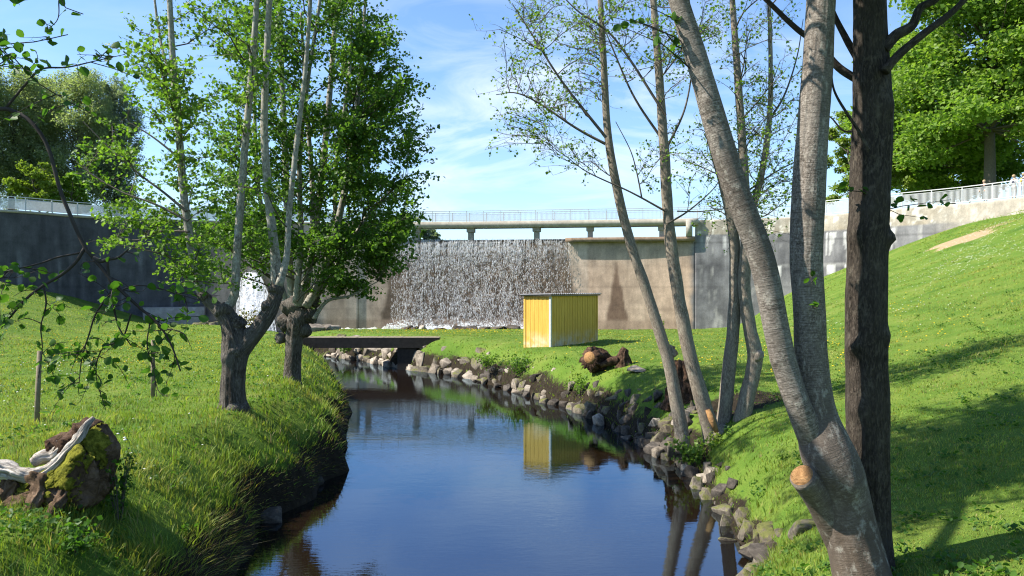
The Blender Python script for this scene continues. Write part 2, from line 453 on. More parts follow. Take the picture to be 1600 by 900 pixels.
# wispy high cloud: direction projected on a plane far overhead, then stretched noise
sx = wn('SeparateXYZ'); nt.links.new(tc.outputs['Generated'], sx.inputs[0])
mz = wn('Math', operation='MAXIMUM'); nt.links.new(sx.outputs[2], mz.inputs[0]); mz.inputs[1].default_value = .0
my = wn('Math', operation='MAXIMUM'); nt.links.new(sx.outputs[1], my.inputs[0]); my.inputs[1].default_value = .02
def wm(op, a, b):
    m_ = wn('Math', operation=op)
    for v_, i_ in ((a, 0), (b, 1)):
        if hasattr(v_, 'node'): nt.links.new(v_, m_.inputs[i_])
        else: m_.inputs[i_].default_value = v_
    return m_.outputs[0]
uu, vv = wm('DIVIDE', sx.outputs[0], my.outputs[0]), wm('DIVIDE', sx.outputs[2], my.outputs[0])
dv = wn('CombineXYZ'); nt.links.new(uu, dv.inputs[0]); nt.links.new(vv, dv.inputs[1])
mp = wn('Mapping'); mp.inputs['Rotation'].default_value = (0, 0, R(24)); mp.inputs['Scale'].default_value = (2.6, 8.5, 0); mp.inputs['Location'].default_value = (.35, .2, 0)
nt.links.new(dv.outputs[0], mp.inputs['Vector'])
n1 = wn('TexNoise'); n1.inputs['Scale'].default_value = 1.35; n1.inputs['Detail'].default_value = 9; n1.inputs['Roughness'].default_value = .58; n1.inputs['Distortion'].default_value = 1.6
nt.links.new(mp.outputs[0], n1.inputs['Vector'])
rp = wn('ValToRGB'); rp.color_ramp.elements[0].position = .42; rp.color_ramp.elements[0].color = (0, 0, 0, 1)
rp.color_ramp.elements[1].position = .74; rp.color_ramp.elements[1].color = (.75, .75, .75, 1)
nt.links.new(n1.outputs['Fac'], rp.inputs['Fac'])
# a thin milky veil low over the reservoir
vl = wn('ValToRGB'); vl.color_ramp.elements[0].position = .0; vl.color_ramp.elements[0].color = (.12, .12, .12, 1)
vl.color_ramp.elements[1].position = .30; vl.color_ramp.elements[1].color = (0, 0, 0, 1)
nt.links.new(mz.outputs[0], vl.inputs['Fac'])
# where the wisps gather: over the reservoir, higher on the right, hardly any elsewhere
tot = .10
for cx_, cy_, rx_, ry_, k_ in ((.00, .20, .14, .085, 1.0), (.24, .20, .20, .14, .9), (-.08, .12, .22, .04, .6), (-.15, .36, .3, .10, .25)):
    q_ = wm('ADD', wm('POWER', wm('ABSOLUTE', wm('DIVIDE', wm('SUBTRACT', uu, cx_), rx_), 0), 2), wm('POWER', wm('ABSOLUTE', wm('DIVIDE', wm('SUBTRACT', vv, cy_), ry_), 0), 2))
    tot = wm('ADD', tot, wm('MULTIPLY', wm('EXPONENT', wm('MULTIPLY', q_, -1), 0), k_))
msk = wn('Mix', data_type='RGBA', blend_type='MULTIPLY'); msk.inputs[0].default_value = 1
nt.links.new(rp.outputs['Color'], msk.inputs[6]); nt.links.new(wm('MINIMUM', tot, 1.0), msk.inputs[7])
ad = wn('Mix', data_type='RGBA', blend_type='SCREEN'); ad.inputs[0].default_value = 1
nt.links.new(msk.outputs[2], ad.inputs[6]); nt.links.new(vl.outputs['Color'], ad.inputs[7])
tint = wn('Mix', data_type='RGBA', blend_type='MULTIPLY'); tint.inputs[0].default_value = 1; tint.inputs[7].default_value = (SKYT[0], SKYT[1], SKYT[2], 1)
nt.links.new(sky.outputs[0], tint.inputs[6])
mx = wn('Mix', data_type='RGBA'); nt.links.new(ad.outputs[2], mx.inputs[0]); nt.links.new(tint.outputs[2], mx.inputs[6]); mx.inputs[7].default_value = (5.6, 6.0, 6.5, 1)
bg = wn('Background'); bg.inputs['Strength'].default_value = .10
nt.links.new(mx.outputs[2], bg.inputs['Color']); wo = wn('OutputWorld'); nt.links.new(bg.outputs[0], wo.inputs['Surface'])

cam = bpy.data.cameras.new('camera'); cam.sensor_width = 36; cam.lens = 27; cam.clip_end = 4000; cam.clip_start = .05
co = bpy.data.objects.new('camera', cam); COL.objects.link(co); co.location = (0, 0, H); co.rotation_euler = (R(90), 0, 0); scene.camera = co
scene.view_settings.view_transform = 'Standard'; scene.view_settings.look = 'None'; scene.view_settings.gamma = 1
scene.view_settings.exposure = 1.15; scene.view_settings.use_curve_mapping = False
cy = scene.cycles
cy.max_bounces = 6; cy.diffuse_bounces = 3; cy.glossy_bounces = 3; cy.transmission_bounces = 4; cy.transparent_max_bounces = 24
cy.caustics_reflective = False; cy.caustics_refractive = False; cy.use_denoising = True; cy.filter_width = 1.15; cy.denoising_prefilter = 'ACCURATE'; cy.sample_clamp_indirect = 6
# ------------------------------------------------------------------ the dam
ZT = 10.45                                # top of the concrete
_ctl = [(-430, 308), (-200, 324), (0, 329), (150, 339.5), (330, 346), (550, 349), (700, 349), (900, 346.5), (1072, 344), (1230, 339.5), (1310, 334), (1390, 327), (1500, 318), (1600, 307.5), (1720, 294), (1900, 270)]
_C = np.array([at(p, y, (ZT-H)*FPX/(450-y))[:2] for p, y in _ctl])
DAM = cr(_C, 700)                          # plan of the front face, left to right
_T = np.gradient(DAM, axis=0); _T /= np.linalg.norm(_T, axis=1)[:, None]
DN = np.stack([_T[:, 1], -_T[:, 0]], 1)    # plan normal, towards the camera
for _ in range(30): DN[1:-1] = (DN[:-2]+DN[1:-1]*2+DN[2:])/4
DN /= np.linalg.norm(DN, axis=1)[:, None]
DPX = 800 + FPX*DAM[:, 0]/DAM[:, 1]
DS = np.concatenate([[0], np.cumsum(np.linalg.norm(np.diff(DAM, axis=0), axis=1))])
def s_of(px): return np.interp(px, DPX, DS)
def dam_pt(s, off=0.0):
    p = np.array([np.interp(s, DS, DAM[:, 0]), np.interp(s, DS, DAM[:, 1])])
    n = np.array([np.interp(s, DS, DN[:, 0]), np.interp(s, DS, DN[:, 1])])
    return p + n*off, n
SL, SR = s_of(560), s_of(1086)             # the spillway opening
ZC = 8.8                                   # crest

def mat_concrete():
    t = NT('stained_concrete'); v = t.coord('Object')
    col = t.n('Attribute', attribute_name='stain').outputs['Color']
    vs = t.coord('Object', scale=(1.0, 1.0, .12))
    n1 = t.noise(v, 1.1, 6, .65); n2 = t.noise(vs, 2.6, 5, .7); n3 = t.noise(v, 14, 5, .7)
    c = t.mix(1.0, col, t.ramp(n1, [(.3, .72), (.7, 1.22)]), 'MULTIPLY')
    c = t.mix(1.0, c, t.ramp(n2, [(.32, .82), (.55, 1.0), (.75, 1.12)]), 'MULTIPLY')
    c = t.mix(1.0, c, t.ramp(n3, [(.3, .8), (.7, 1.15)]), 'MULTIPLY')
    M['concrete'] = t.done(t.pbr(c, .85, t.bump(t.math('ADD', n3, n1), .4, .03), .25))
mat_concrete()
def mat_grey(name, c1, c2, sc=3.0, rough=.85, bumpd=.02, spec=.25):
    t = NT(name); v = t.coord('Object'); n = t.noise(v, sc, 7, .7); n2 = t.noise(v, sc*.2, 3, .6)
    c = t.mix(t.ramp(n2, [(.35, 0), (.7, .5)]), t.ramp(n, [(.3, c1), (.7, c2)]), c1)
    return t.done(t.pbr(c, rough, t.bump(n, .5, bumpd), spec))
M['deck'] = mat_grey('deck_concrete', (.26, .23, .18), (.46, .42, .34), 2.2)
M['rail'] = mat_grey('galvanised_rail', (.44, .44, .43), (.58, .58, .57), 5, .5, .002, .4)

def C4(r, g, b): return np.array([r, g, b])
def stain_color(px, z, s):
    """albedo of the concrete: algae, rust brown seepage and lime runs"""
    y = 450 - (z-H)*FPX/73.0
    n = fbm(s*.45, z*.5, 0, 41); nf = fbm(s*2.2, z*.35, 0, 42); nb = fbm(s*1.3, z*1.3, 0, 43)
    dark = np.array([.078, .076, .078]); brown = np.array([.56, .40, .29]); grey = np.array([.20, .195, .195]); light = np.array([.38, .34, .275])
    wet = np.array([.115, .078, .052])
    L = lambda a, b, m: a*(1-m[:, None]) + b*m[:, None]
    c = np.repeat(brown[None], len(px), 0)
    c = L(c, np.array([.33, .23, .16]), np.clip(.25+.6*n, 0, .7))
    # darker grey brown below the crest
    top = sstep(424+0*px, 384, y + 14*nf)
    c = L(c, np.array([.24, .20, .16]), .75*top)
    c = L(c, np.array([.52, .42, .33]), .5*sstep(.55, .75, vnoise(s*.5, 7, 0, 44)*.5+.5))
    # wet concrete behind the fall, with a ragged spreading edge
    right = 884 + np.clip(y-395, 0, 200)*.22 + 5*nb
    left = 618 - np.clip(y-395, 0, 200)*.17 + 6*nb
    c = L(c, wet, .92*sstep(6, -2, px-right)*sstep(-8, 3, px-left))
    # pointed wet stain to the right of the shed
    hw = np.clip(y-411, 0, 140)*.185 + 2.5*nb
    c = L(c, np.array([.15, .09, .06]), .9*sstep(2.5, -2.5, np.abs(px-963-np.clip(y-411, 0, 99)*.02)-hw)*(y > 409))
    c = L(c, np.array([.36, .25, .18]), .8*sstep(498, 502, y))
    # right wing: grey, pale upper course, lime runs under the joints
    rw = sstep(1076, 1086, px + 5*nb)
    gr = np.repeat(grey[None], len(px), 0)
    gr = L(gr, np.array([.095, .093, .097]), np.clip(.45+1.1*n+.5*nf, 0, .95))
    gr = L(gr, np.array([.40, .385, .36]), .7*sstep(.30, .6, nf+.3*nb))
    gr = L(gr, np.array([.60, .58, .54]), .8*np.exp(-((z-6.1)/.07)**2)*sstep(-.2, .3, vnoise(s*.8, 1, 0, 49)))
    for zj in (8.95, 6.1):
        run = np.clip(vnoise(s*1.1, zj*9, 0, 45)*1.6-.1, 0, 1)*2.0 + .2
        below = np.clip((zj - z)/np.maximum(run, .05), 0, 2)
        on = (z < zj)*(below < 1)*(run > .35)*sstep(.0, .3, vnoise(s*5.2, 3+zj, 0, 46))
        gr = L(gr, np.array([.62, .61, .58])*np.where(px < 1250, 1.25, .85).mean(), .9*on*(1-below*.5))
    up = sstep(9.0, 9.15, z + .10*nb)
    lt = L(np.repeat(light[None], len(px), 0), np.array([.26, .22, .16]), np.clip(.4+.9*nb, 0, .9))
    lt = L(lt, np.array([.66, .63, .55]), .9*sstep(.18, .42, fbm(s*2.6, z*2.6, 0, 47)))
    gr = L(gr, lt, up)
    gr = L(gr, light*.95, .75*sstep(1440, 1520, px))
    c = L(c, gr, rw)
    # shaded left wing, black with algae
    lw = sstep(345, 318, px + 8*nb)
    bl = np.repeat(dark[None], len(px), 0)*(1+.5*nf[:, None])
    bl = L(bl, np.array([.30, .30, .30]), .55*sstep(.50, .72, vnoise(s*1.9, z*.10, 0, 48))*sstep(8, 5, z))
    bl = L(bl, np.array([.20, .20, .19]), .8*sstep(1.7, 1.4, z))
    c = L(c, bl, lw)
    # construction joints and formwork lines
    for zj in (2.0, 4.15, 6.1, 8.3):
        c = c*(1 - .30*np.exp(-((z-zj)/.06)**2)*(1-.5*up)*np.where((zj > 7) & (px < 1080), .3, 1))[:, None]
    return np.clip(c, .015, .85)

dam = thing('dam', 'long curved concrete dam wall closing the valley with a walkway on top', 'dam', (0, 74, 0))
ORG = np.array([0, 74, 0.])
def wall_part(name, s0, s1, ztop, zbot=-.9, thick=1.3, batter=.05, ds=.16):
    S = np.linspace(s0, s1, max(4, int((s1-s0)/ds))); Z = np.linspace(zbot, ztop, max(3, int((ztop-zbot)/.16)))
    P = np.stack([np.interp(S, DS, DAM[:, 0]), np.interp(S, DS, DAM[:, 1])], 1); N = np.stack([np.interp(S, DS, DN[:, 0]), np.interp(S, DS, DN[:, 1])], 1)
    px = np.interp(S, DS, DPX)
    V, col = [], []
    for z in Z:
        off = batter*(ztop - z)
        q = P + N*off
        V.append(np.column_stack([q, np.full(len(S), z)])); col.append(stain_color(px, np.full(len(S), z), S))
    nz, ns = len(Z), len(S)
    # top and back
    bk = P - N*thick
    V.append(np.column_stack([bk, np.full(ns, ztop)])); col.append(np.repeat([[.38, .35, .29]], ns, 0))
    V.append(np.column_stack([bk, np.full(ns, zbot)])); col.append(np.repeat([[.25, .24, .22]], ns, 0))
    V = np.vstack(V); col = np.vstack(col)
    i = np.arange(nz+1)[:, None]*ns; j = np.arange(ns-1)[None]
    F = np.stack([i+j, i+j+1, i+ns+j+1, i+ns+j], -1).reshape(-1, 4)
    ends = []
    for e in (0, ns-1):
        for r in range(nz-1):
            pass
        ring = [r*ns+e for r in range(nz)] + [nz*ns+e, (nz+1)*ns+e]
        ends.append(np.array([ring if e == 0 else ring[::-1]]))
    return raw_mesh(name, V - ORG, [F] + ends, M['concrete'], dam, False, {'stain': np.column_stack([col, np.ones(len(col))])})
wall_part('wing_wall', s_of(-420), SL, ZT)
wall_part('wing_wall', SR, s_of(1880), ZT)
wall_part('spillway_wall', SL+.003, SR-.003, ZC)

def sweep(name, s0, s1, prof, mat, parent, org, n=None):
    """profile (off, z) closed, swept along the dam"""
    n = n or max(2, int((s1-s0)/.8)); S = np.linspace(s0, s1, n); k = len(prof); V = []
    for s in S:
        for off, z in prof:
            p, _ = dam_pt(s, off); V.append((p[0], p[1], z))
    F = [(i*k+j, i*k+(j+1) % k, (i+1)*k+(j+1) % k, (i+1)*k+j) for i in range(n-1) for j in range(k)]
    return raw_mesh(name, np.array(V) - org, [np.array(F), np.array([list(range(k))[::-1], [ (n-1)*k+j for j in range(k)]])], mat, parent)
M['lip'] = mat_grey('lip_concrete', (.14, .095, .06), (.30, .215, .15), 2.5)
M['pier'] = mat_grey('pier_concrete', (.20, .18, .15), (.40, .37, .31), 3)
SW = s_of(884)
sweep('crest_lip', SW, SR-.004, [(.55, ZC-.34), (.55, ZC+.10), (-.6, ZC+.10), (-.6, ZC+.004), (.45+.004, ZC+.004), (.45+.004, ZC-.34)][:4]+[(.42, ZC+.004), (.42, ZC-.34)], M['lip'], dam, ORG)
# end block of the spillway and the row of piers under the walkway
for name, px, wd, o0, o1 in (('end_block', 1077, .30, -.9, .60),):
    s = s_of(px); sweep(name, s-wd, s+wd*.9, [(o1, ZC+.104), (o1, ZT-.02), (o0, ZT-.02), (o0, ZC+.104)], M['pier'], dam, ORG, 3)
for px in (575, 650, 735, 838, 922, 1034):
    s = s_of(px); zb = ZC+.104 if px > 884 else ZC-.01
    bm = bmesh.new(); p, nrm = dam_pt(s, -.25); rot = Matrix.Translation((p[0]-ORG[0], p[1]-ORG[1], 0)) @ Matrix.Rotation(math.atan2(nrm[1], nrm[0])+math.pi/2, 4, 'Z')
    box(bm, (-.24, -.3, zb), (.24, .5, 9.55), rot); bevel(bm, .02); pr = bm_obj('pier', bm, M['pier'], dam)
    bm = bmesh.new(); box(bm, (-.36, -.42, 9.553), (.36, .62, 9.96), rot); bevel(bm, .02); bm_obj('pier_head', bm, M['pier'], pr)
sweep('walkway_deck', SL-1.0, SR+.3, [(.45, 9.97), (.45, ZT+.12), (.15, ZT+.12), (.15, ZT+.006), (-1.5, ZT+.006), (-1.5, 9.98)], M['deck'], dam, ORG)
sweep('cornice', s_of(-420), SL-1.004, [(.10, ZT-.12), (.10, ZT+.10), (-.3, ZT+.10), (-.3, ZT-.12)], M['deck'], dam, ORG)

sweep('plinth', s_of(222), s_of(322), [(2.3, -.8), (2.3, 2.3), (.62, 2.36), (.62, -.8)], M['pier'], dam, ORG)

# ------------------------------------------------------------------ railings: posts, rails and baluster bays
def railing(name, label, s0, s1, zb, h, off, bay, bars, group, bw=.012):
    S0, n0 = dam_pt((s0+s1)/2, off); org = np.array([S0[0], S0[1], zb])
    t = thing(name, label, 'railing', org, 0, group)
    nb = max(1, round((s1-s0)/bay)); ss = np.linspace(s0, s1, nb+1)
    def bx(bm, sa, sb, za, zc, wd):
        a, n_ = dam_pt(sa, off); b, _ = dam_pt(sb, off)
        d = (b-a); L = np.linalg.norm(d); ang = math.atan2(d[1], d[0])
        box(bm, (0, -wd/2, za), (L, wd/2, zc), Matrix.Translation((a[0]-org[0], a[1]-org[1], 0)) @ Matrix.Rotation(ang, 4, 'Z'))
    for s in ss:
        bm = bmesh.new(); bx(bm, s-.03, s+.03, 0, h, .06); bm_obj('post', bm, M['rail'], t)
    bm = bmesh.new()
    for a, b in zip(ss[:-1], ss[1:]): bx(bm, a, b, h+.002, h+.06, .07)
    bm_obj('top_rail', bm, M['rail'], t)
    for a, b in zip(ss[:-1], ss[1:]):
        bm = bmesh.new(); bx(bm, a+.034, b-.034, .09, .125, .04); bx(bm, a+.034, b-.034, h-.16, h-.13, .04)
        for k in range(1, bars):
            s = a+(b-a)*k/bars; bx(bm, s-bw, s+bw, .126, h-.161, .026)
        bm_obj('baluster_bay', bm, M['rail'], t)
    return t
G = 'railings along the top of the dam'
railing('railing', 'pale baluster railing on the dark shaded left wing of the dam', s_of(-150), SL-1.2, ZT+.10, 1.1, -.10, 2.2, 38, G, .021)
railing('railing', 'pale baluster railing on the walkway over the waterfall', SL-1.1, SR+.2, ZT+.121, 1.0, .30, 1.65, 14, G)
railing('railing', 'pale baluster railing climbing the right wing of the dam below the big green tree', SR+.35, s_of(1760), ZT+.003, 1.2, -.12, 2.2, 26, G, .017)
railing('railing', 'back railing of the walkway over the waterfall seen through the front one', SL-1.1, SR+.2, ZT+.008, 1.1, -1.42, 1.65, 14, G, .010)

# ------------------------------------------------------------------ reservoir and upland behind the dam
def build_upland():
    offs = [-1.31, -3, -6, -10, -16, -25, -40, -70, -120, -200, -350, -700]
    S = np.linspace(s_of(-400), s_of(1870), 90); V = []; k = len(S)
    for o in offs:
        for s in S:
            p, _ = dam_pt(s, 0); p0 = dam_pt((SL+SR)/2, 0)[0]
            d = p - np.array([0, 20.]); d /= np.linalg.norm(d); q = p - (-d)*(-o) if False else p + d*(-o)
            wet = sstep(SL-14, SL-2, s)*(1-sstep(SR+2, SR+12, s))*(1-sstep(150, 230, -o))
            z = ZT-.45 - 2.2*wet + (.9*fbm(q[0]*.03, q[1]*.03, 0, 51) + .01*(-o))*(1-wet)*(o < -9)
            V.append((q[0], q[1], z))
    i = np.arange(len(offs)-1)[:, None]*k; j = np.arange(k-1)[None]
    F = np.stack([i+j, i+k+j, i+k+j+1, i+j+1], -1).reshape(-1, 4)
    V = np.array(V)
    return tag(raw_mesh('upland', V, [F], M['ground'], None, True, {'soil': np.zeros(len(V)), 'dry': np.zeros(len(V))}), kind='structure')
build_upland()
S = np.linspace(SL-12, SR+12, 20); V = []
for o in (-1.32, -30, -80, -230):
    for s in S:
        p = dam_pt(s, 0)[0]; d = p - np.array([0, 20.]); d /= np.linalg.norm(d); V.append((*(p + d*(-o)), ZC-.05))
F = [(i*20+j, (i+1)*20+j, (i+1)*20+j+1, i*20+j+1) for i in range(3) for j in range(19)]
tag(raw_mesh('reservoir_water', np.array(V), [np.array(F)], mat_water('reservoir_water', .7), None, True), kind='structure')

# ------------------------------------------------------------------ the waterfall: a broken curtain of strands and drops
def mat_drops():
    t = NT('falling_water'); a = t.n('Attribute', attribute_name='tint').outputs['Fac']
    p = t.pbr((.93, .93, .92), .35, spec=.5)
    tr = t.n('BsdfTranslucent'); tr.inputs['Color'].default_value = (.85, .9, .96, 1)
    m = t.n('MixShader'); m.inputs[0].default_value = .45; t.l(p, m.inputs[1]); t.l(tr.outputs[0], m.inputs[2])
    tp = t.n('BsdfTransparent'); m2 = t.n('MixShader'); t.l(a, m2.inputs[0]); t.l(tp.outputs[0], m2.inputs[1]); t.l(m.outputs[0], m2.inputs[2])
    return t.done(m2.outputs[0])
M['drops'] = mat_drops()
def drop_mesh(P, ln, wd, tint, extra=None):
    """each drop is a small stretched octahedron hanging along +z"""
    n = len(P)
    T = np.array([[1, 0, 0], [0, 1, 0], [-1, 0, 0], [0, -1, 0], [0, 0, 1], [0, 0, -1.]])
    V = P[:, None, :] + T[None]*np.stack([wd, wd, ln], 1)[:, None, :]
    f = np.array([[0, 1, 4], [1, 2, 4], [2, 3, 4], [3, 0, 4], [1, 0, 5], [2, 1, 5], [3, 2, 5], [0, 3, 5]])
    F = (f[None] + (np.arange(n)*6)[:, None, None]).reshape(-1, 3)
    return V.reshape(-1, 3), F, np.repeat(tint, 6)
def build_fall():
    rng = np.random.default_rng(5)
    n = 74000
    px = rng.uniform(612, 893, n); u = rng.uniform(0, 1, n)**.92
    dens = np.where(px > 812, .62, 1.0)*sstep(600, 640, px+14*vnoise(u*6, 1))*np.where(px > 860, .55, 1)
    # lanes: strands hold together near the lip and break up lower down
    lane = vnoise(px*.9, u*2.2, 0, 61) + .5*vnoise(px*.25, u*1.2, 0, 68); clump = fbm(px*.25, u*24, 0, 62, 4)
    keep = rng.uniform(0, 1, n) < dens*np.clip(.46 + lane*np.where(u < .10, .5, .26) + .75*clump*sstep(.03, .3, u), .03, 1)
    px, u = px[keep], u[keep]; n = len(px)
    s = s_of(px + .5*vnoise(px*.3, u*3, 0, 63)); z = ZC + .03 - u*(ZC + .1)
    off = .10 + .55*np.sqrt(np.clip(u, 0, 1)) + rng.normal(0, .10, n)*u + .42*(1)*.05*(9)*u
    X = np.interp(s, DS, DAM[:, 0]) + np.interp(s, DS, DN[:, 0])*off; Y = np.interp(s, DS, DAM[:, 1]) + np.interp(s, DS, DN[:, 1])*off
    ln = np.where(u < .16, rng.uniform(.08, .26, n), rng.uniform(.04, .14, n))
    wd = rng.uniform(.006, .016, n)
    V, F, t = drop_mesh(np.column_stack([X, Y, z]), ln, wd, rng.uniform(.08, .9, n))
    wf = thing('waterfall', 'wide white curtain of water falling over the dam crest behind the yellow shed', 'waterfall', (1.0, 74, 0))
    o = np.array([1., 74, 0])
    raw_mesh('falling_drops', V-o, [F], M['drops'], wf, False, {'tint': t})
    # the thin rippled sheet that clings to the crest before it breaks
    S = np.linspace(s_of(606), s_of(886), 260); U = np.linspace(0, 1, 34); VV, TT = [], []
    for ui in U:
        z = ZC + .05 - ui*3.4
        off = -.4 + .55*min(ui*12, 1) + .45*ui + .07*vnoise(S*3, z*2.5, 0, 64) + .03*vnoise(S*9, z*3, 0, 65)
        if ui < .05: z = ZC + .07 - ui*1.5
        X = np.interp(S, DS, DAM[:, 0]) + np.interp(S, DS, DN[:, 0])*off; Y = np.interp(S, DS, DAM[:, 1]) + np.interp(S, DS, DN[:, 1])*off
        VV.append(np.column_stack([X, Y, np.full(len(S), z)]))
        px = np.interp(S, DS, DPX)
        TT.append(np.clip((.20 + .18*vnoise(S*6, z*.6, 0, 66) + .75*fbm(S*4, z*7, 0, 67))*(1-sstep(.15, 1, np.full(len(S), ui)))*np.where(px > 815, .55, 1)*sstep(604, 640, px), 0, .8))
    k = len(S); i = np.arange(len(U)-1)[:, None]*k; j = np.arange(k-1)[None]
    F = np.stack([i+j, i+j+1, i+k+j+1, i+k+j], -1).reshape(-1, 4)
    raw_mesh('crest_sheet', np.vstack(VV)-o, [F], M['drops'], wf, True, {'tint': np.concatenate(TT)})
    # spray where it lands
    n = 2600; px = rng.uniform(600, 880, n); s = s_of(px); off = np.abs(rng.normal(1.1, .8, n)); h = np.abs(rng.normal(0, .28, n))*(1+.5*vnoise(px*.08, 2))
    X = np.interp(s, DS, DAM[:, 0]) + np.interp(s, DS, DN[:, 0])*off; Y = np.interp(s, DS, DAM[:, 1]) + np.interp(s, DS, DN[:, 1])*off
    V, F, t = drop_mesh(np.column_stack([X, Y, .05+h]), rng.uniform(.03, .10, n), rng.uniform(.03, .10, n), rng.uniform(.3, .9, n))
    raw_mesh('spray', V-o, [F], M['drops'], wf, False, {'tint': t})
    # churned foam along the foot of the wall
    S = np.linspace(s_of(505), s_of(885), 420); W = np.linspace(0, 1, 22); V = []
    for w_ in W:
        off = .35 + 2.6*w_; hh = (.02 + .38*np.clip(fbm(S*.9, off*1.2, 0, 73)+.15, 0, 1) + .16*fbm(S*4, off*4, 0, 74))*math.sin(math.pi*(.08+.9*w_)) - .04
        V.append(np.column_stack([np.interp(S, DS, DAM[:, 0]) + np.interp(S, DS, DN[:, 0])*off, np.interp(S, DS, DAM[:, 1]) + np.interp(S, DS, DN[:, 1])*off, .03 + hh]))
    k = len(S); i = np.arange(len(W)-1)[:, None]*k; j = np.arange(k-1)[None]; V = np.vstack(V)
    raw_mesh('foam', V-o, [np.stack([i+j, i+j+1, i+k+j+1, i+k+j], -1).reshape(-1, 4)], M['drops'], wf, True, {'tint': np.clip(.42 + .7*fbm(V[:, 0]*1.5, V[:, 1]*1.5, 0, 75), 0, 1)})
    # the second fall: a fan shaped jet on the left, behind the two pollards
    t2 = thing('water_jet', 'fan shaped jet of white water spreading below the left part of the dam', 'waterfall', (-22.5, 70, 0)); o2 = np.array([-22.5, 70, 0.])
    n = 7000; u = rng.uniform(0, 1, n)**.8; sp = np.clip(rng.normal(0, .5, n), -1, 1)
    cx = np.interp(u, [0, .3, 1], [391, 395, 400]); hw = np.interp(u, [0, .12, .5, 1], [7, 15, 26, 34])
    pxx = cx + sp*hw; y = 427 + u**1.25*105; D = 72.2 - 5.5*u + rng.normal(0, .25, n)*(.3+u)
    P = np.stack([(pxx-800)/FPX*D, D, H - (y-450)/FPX*D], 1)
    V, F, t = drop_mesh(P, rng.uniform(.06, .22, n), rng.uniform(.015, .045, n), rng.uniform(.15, .8, n))
    raw_mesh('jet_drops', V-o2, [F], M['drops'], t2, False, {'tint': t})
    U = np.linspace(0, 1, 50); K = np.linspace(-1, 1, 40); V, TT = [], []
    for ui in U:
        for kk in K:
            cx = np.interp(ui, [0, .3, 1], [391, 395, 400]); hw = np.interp(ui, [0, .12, .5, 1], [7, 15, 26, 34])*.93
            D = 72.4 - 5.5*ui - .5*math.sqrt(max(0, 1-kk*kk)) + .22*fbm(kk*3, ui*9, 0, 71) ; D = float(D)
            V.append(((cx+kk*hw-800)/FPX*D, D, H - (427 + ui**1.25*105 - 450)/FPX*D)); TT.append(float(np.clip((.45+.8*fbm(kk*6, ui*10, 0, 72))*(1-abs(kk)**4*.8), 0, 1)))
    i = np.arange(49)[:, None]*40; j = np.arange(39)[None]
    raw_mesh('jet_body', np.array(V)-o2, [np.stack([i+j, i+j+1, i+40+j+1, i+40+j], -1).reshape(-1, 4)], M['drops'], t2, True, {'tint': np.array(TT)})
    bm = bmesh.new(); bmesh.ops.create_cone(bm, cap_ends=True, segments=24, radius1=.75, radius2=.75, depth=1.2, matrix=Matrix.Translation((-.1+(-24.2+22.5), 3.2, 5.4)) @ Matrix.Rotation(R(90), 4, 'X'))
    bm_obj('outlet_pipe', bm, M['pier'], t2)
build_fall()
# ------------------------------------------------------------------ stones
def mat_stone(name, c1, c2, moss=.0, sc=5):
    t = NT(name); v = t.coord('Object'); n = t.noise(v, sc, 7, .7); n2 = t.noise(v, 1.7, 4, .6)
    rnd = t.n('ObjectInfo').outputs['Random']
    c = t.ramp(n, [(.28, c1), (.72, c2)]); c = t.mix(t.ramp(n2, [(.35, .7), (.6, 0)]), c, tuple(.45*q for q in c1))
    c = t.mix(1.0, c, t.ramp(rnd, [(0, (.62, .58, .52)), (.5, (1, .96, .9)), (1, (1.3, 1.27, 1.22))]), 'MULTIPLY')
    if moss:
        ge = t.n('NewGeometry'); sp = t.n('SeparateXYZ'); t.l(ge.outputs['Normal'], sp.inputs[0])
        k = t.math('ADD', t.math('MULTIPLY', sp.outputs[2], .55), t.math('MULTIPLY', t.math('SUBTRACT', n2, .5), 2.2))
        c = t.mix(t.ramp(k, [(.55-moss*.5, 0), (.75-moss*.4, .9)]), c, t.ramp(n, [(.3, (.05, .06, .012)), (.7, (.14, .14, .035))]))
    return t.done(t.pbr(c, .85, t.bump(n, .7, .03), .25))
M['stone'] = mat_stone('pale_stone', (.17, .145, .115), (.42, .38, .33))
M['stone_mossy'] = mat_stone('mossy_stone', (.085, .075, .058), (.24, .21, .17), .72)
M['stone_wet_shaded'] = mat_stone('wet_shaded_stone', (.035, .03, .026), (.12, .105, .09))  # dark tone for wet stone, also paints tree shade on the bank runs
def rock_bm(rng, sx, sy, sz, pts=11, soft=.022):
    bm = bmesh.new()
    for _ in range(pts):
        d = rng.normal(size=3); d /= np.linalg.norm(d); d = np.sign(d)*np.abs(d)**.65
        bm.verts.new((d[0]*sx, d[1]*sy, d[2]*sz))
    bmesh.ops.convex_hull(bm, input=bm.verts[:])
    loose = [v for v in bm.verts if not v.link_faces]
    if loose: bmesh.ops.delete(bm, geom=loose, context='VERTS')
    bmesh.ops.bevel(bm, geom=bm.edges[:], offset=min(sx, sy, sz)*soft*4, segments=2, affect='EDGES', profile=.55)
    bmesh.ops.triangulate(bm, faces=bm.faces[:])
    bmesh.ops.subdivide_edges(bm, edges=bm.edges[:], cuts=1, use_grid_fill=True)
    o = rng.uniform(0, 50)
    for v in bm.verts:
        n = mnoise.noise(Vector((v.co.x*3/sx+o, v.co.y*3/sy, v.co.z*3/sz)))
        v.co *= 1 + .05*n
    return bm
ROCKS = [rock_bm(np.random.default_rng(100+i), 1, 1, 1) for i in range(14)]
ROCKME = []
for i, b in enumerate(ROCKS):
    me = bpy.data.meshes.new('stone'); bmesh.ops.recalc_face_normals(b, faces=b.faces[:]); b.to_mesh(me); b.free()
    for p in me.polygons: p.use_smooth = True
    ROCKME.append(me)
_rk = {}
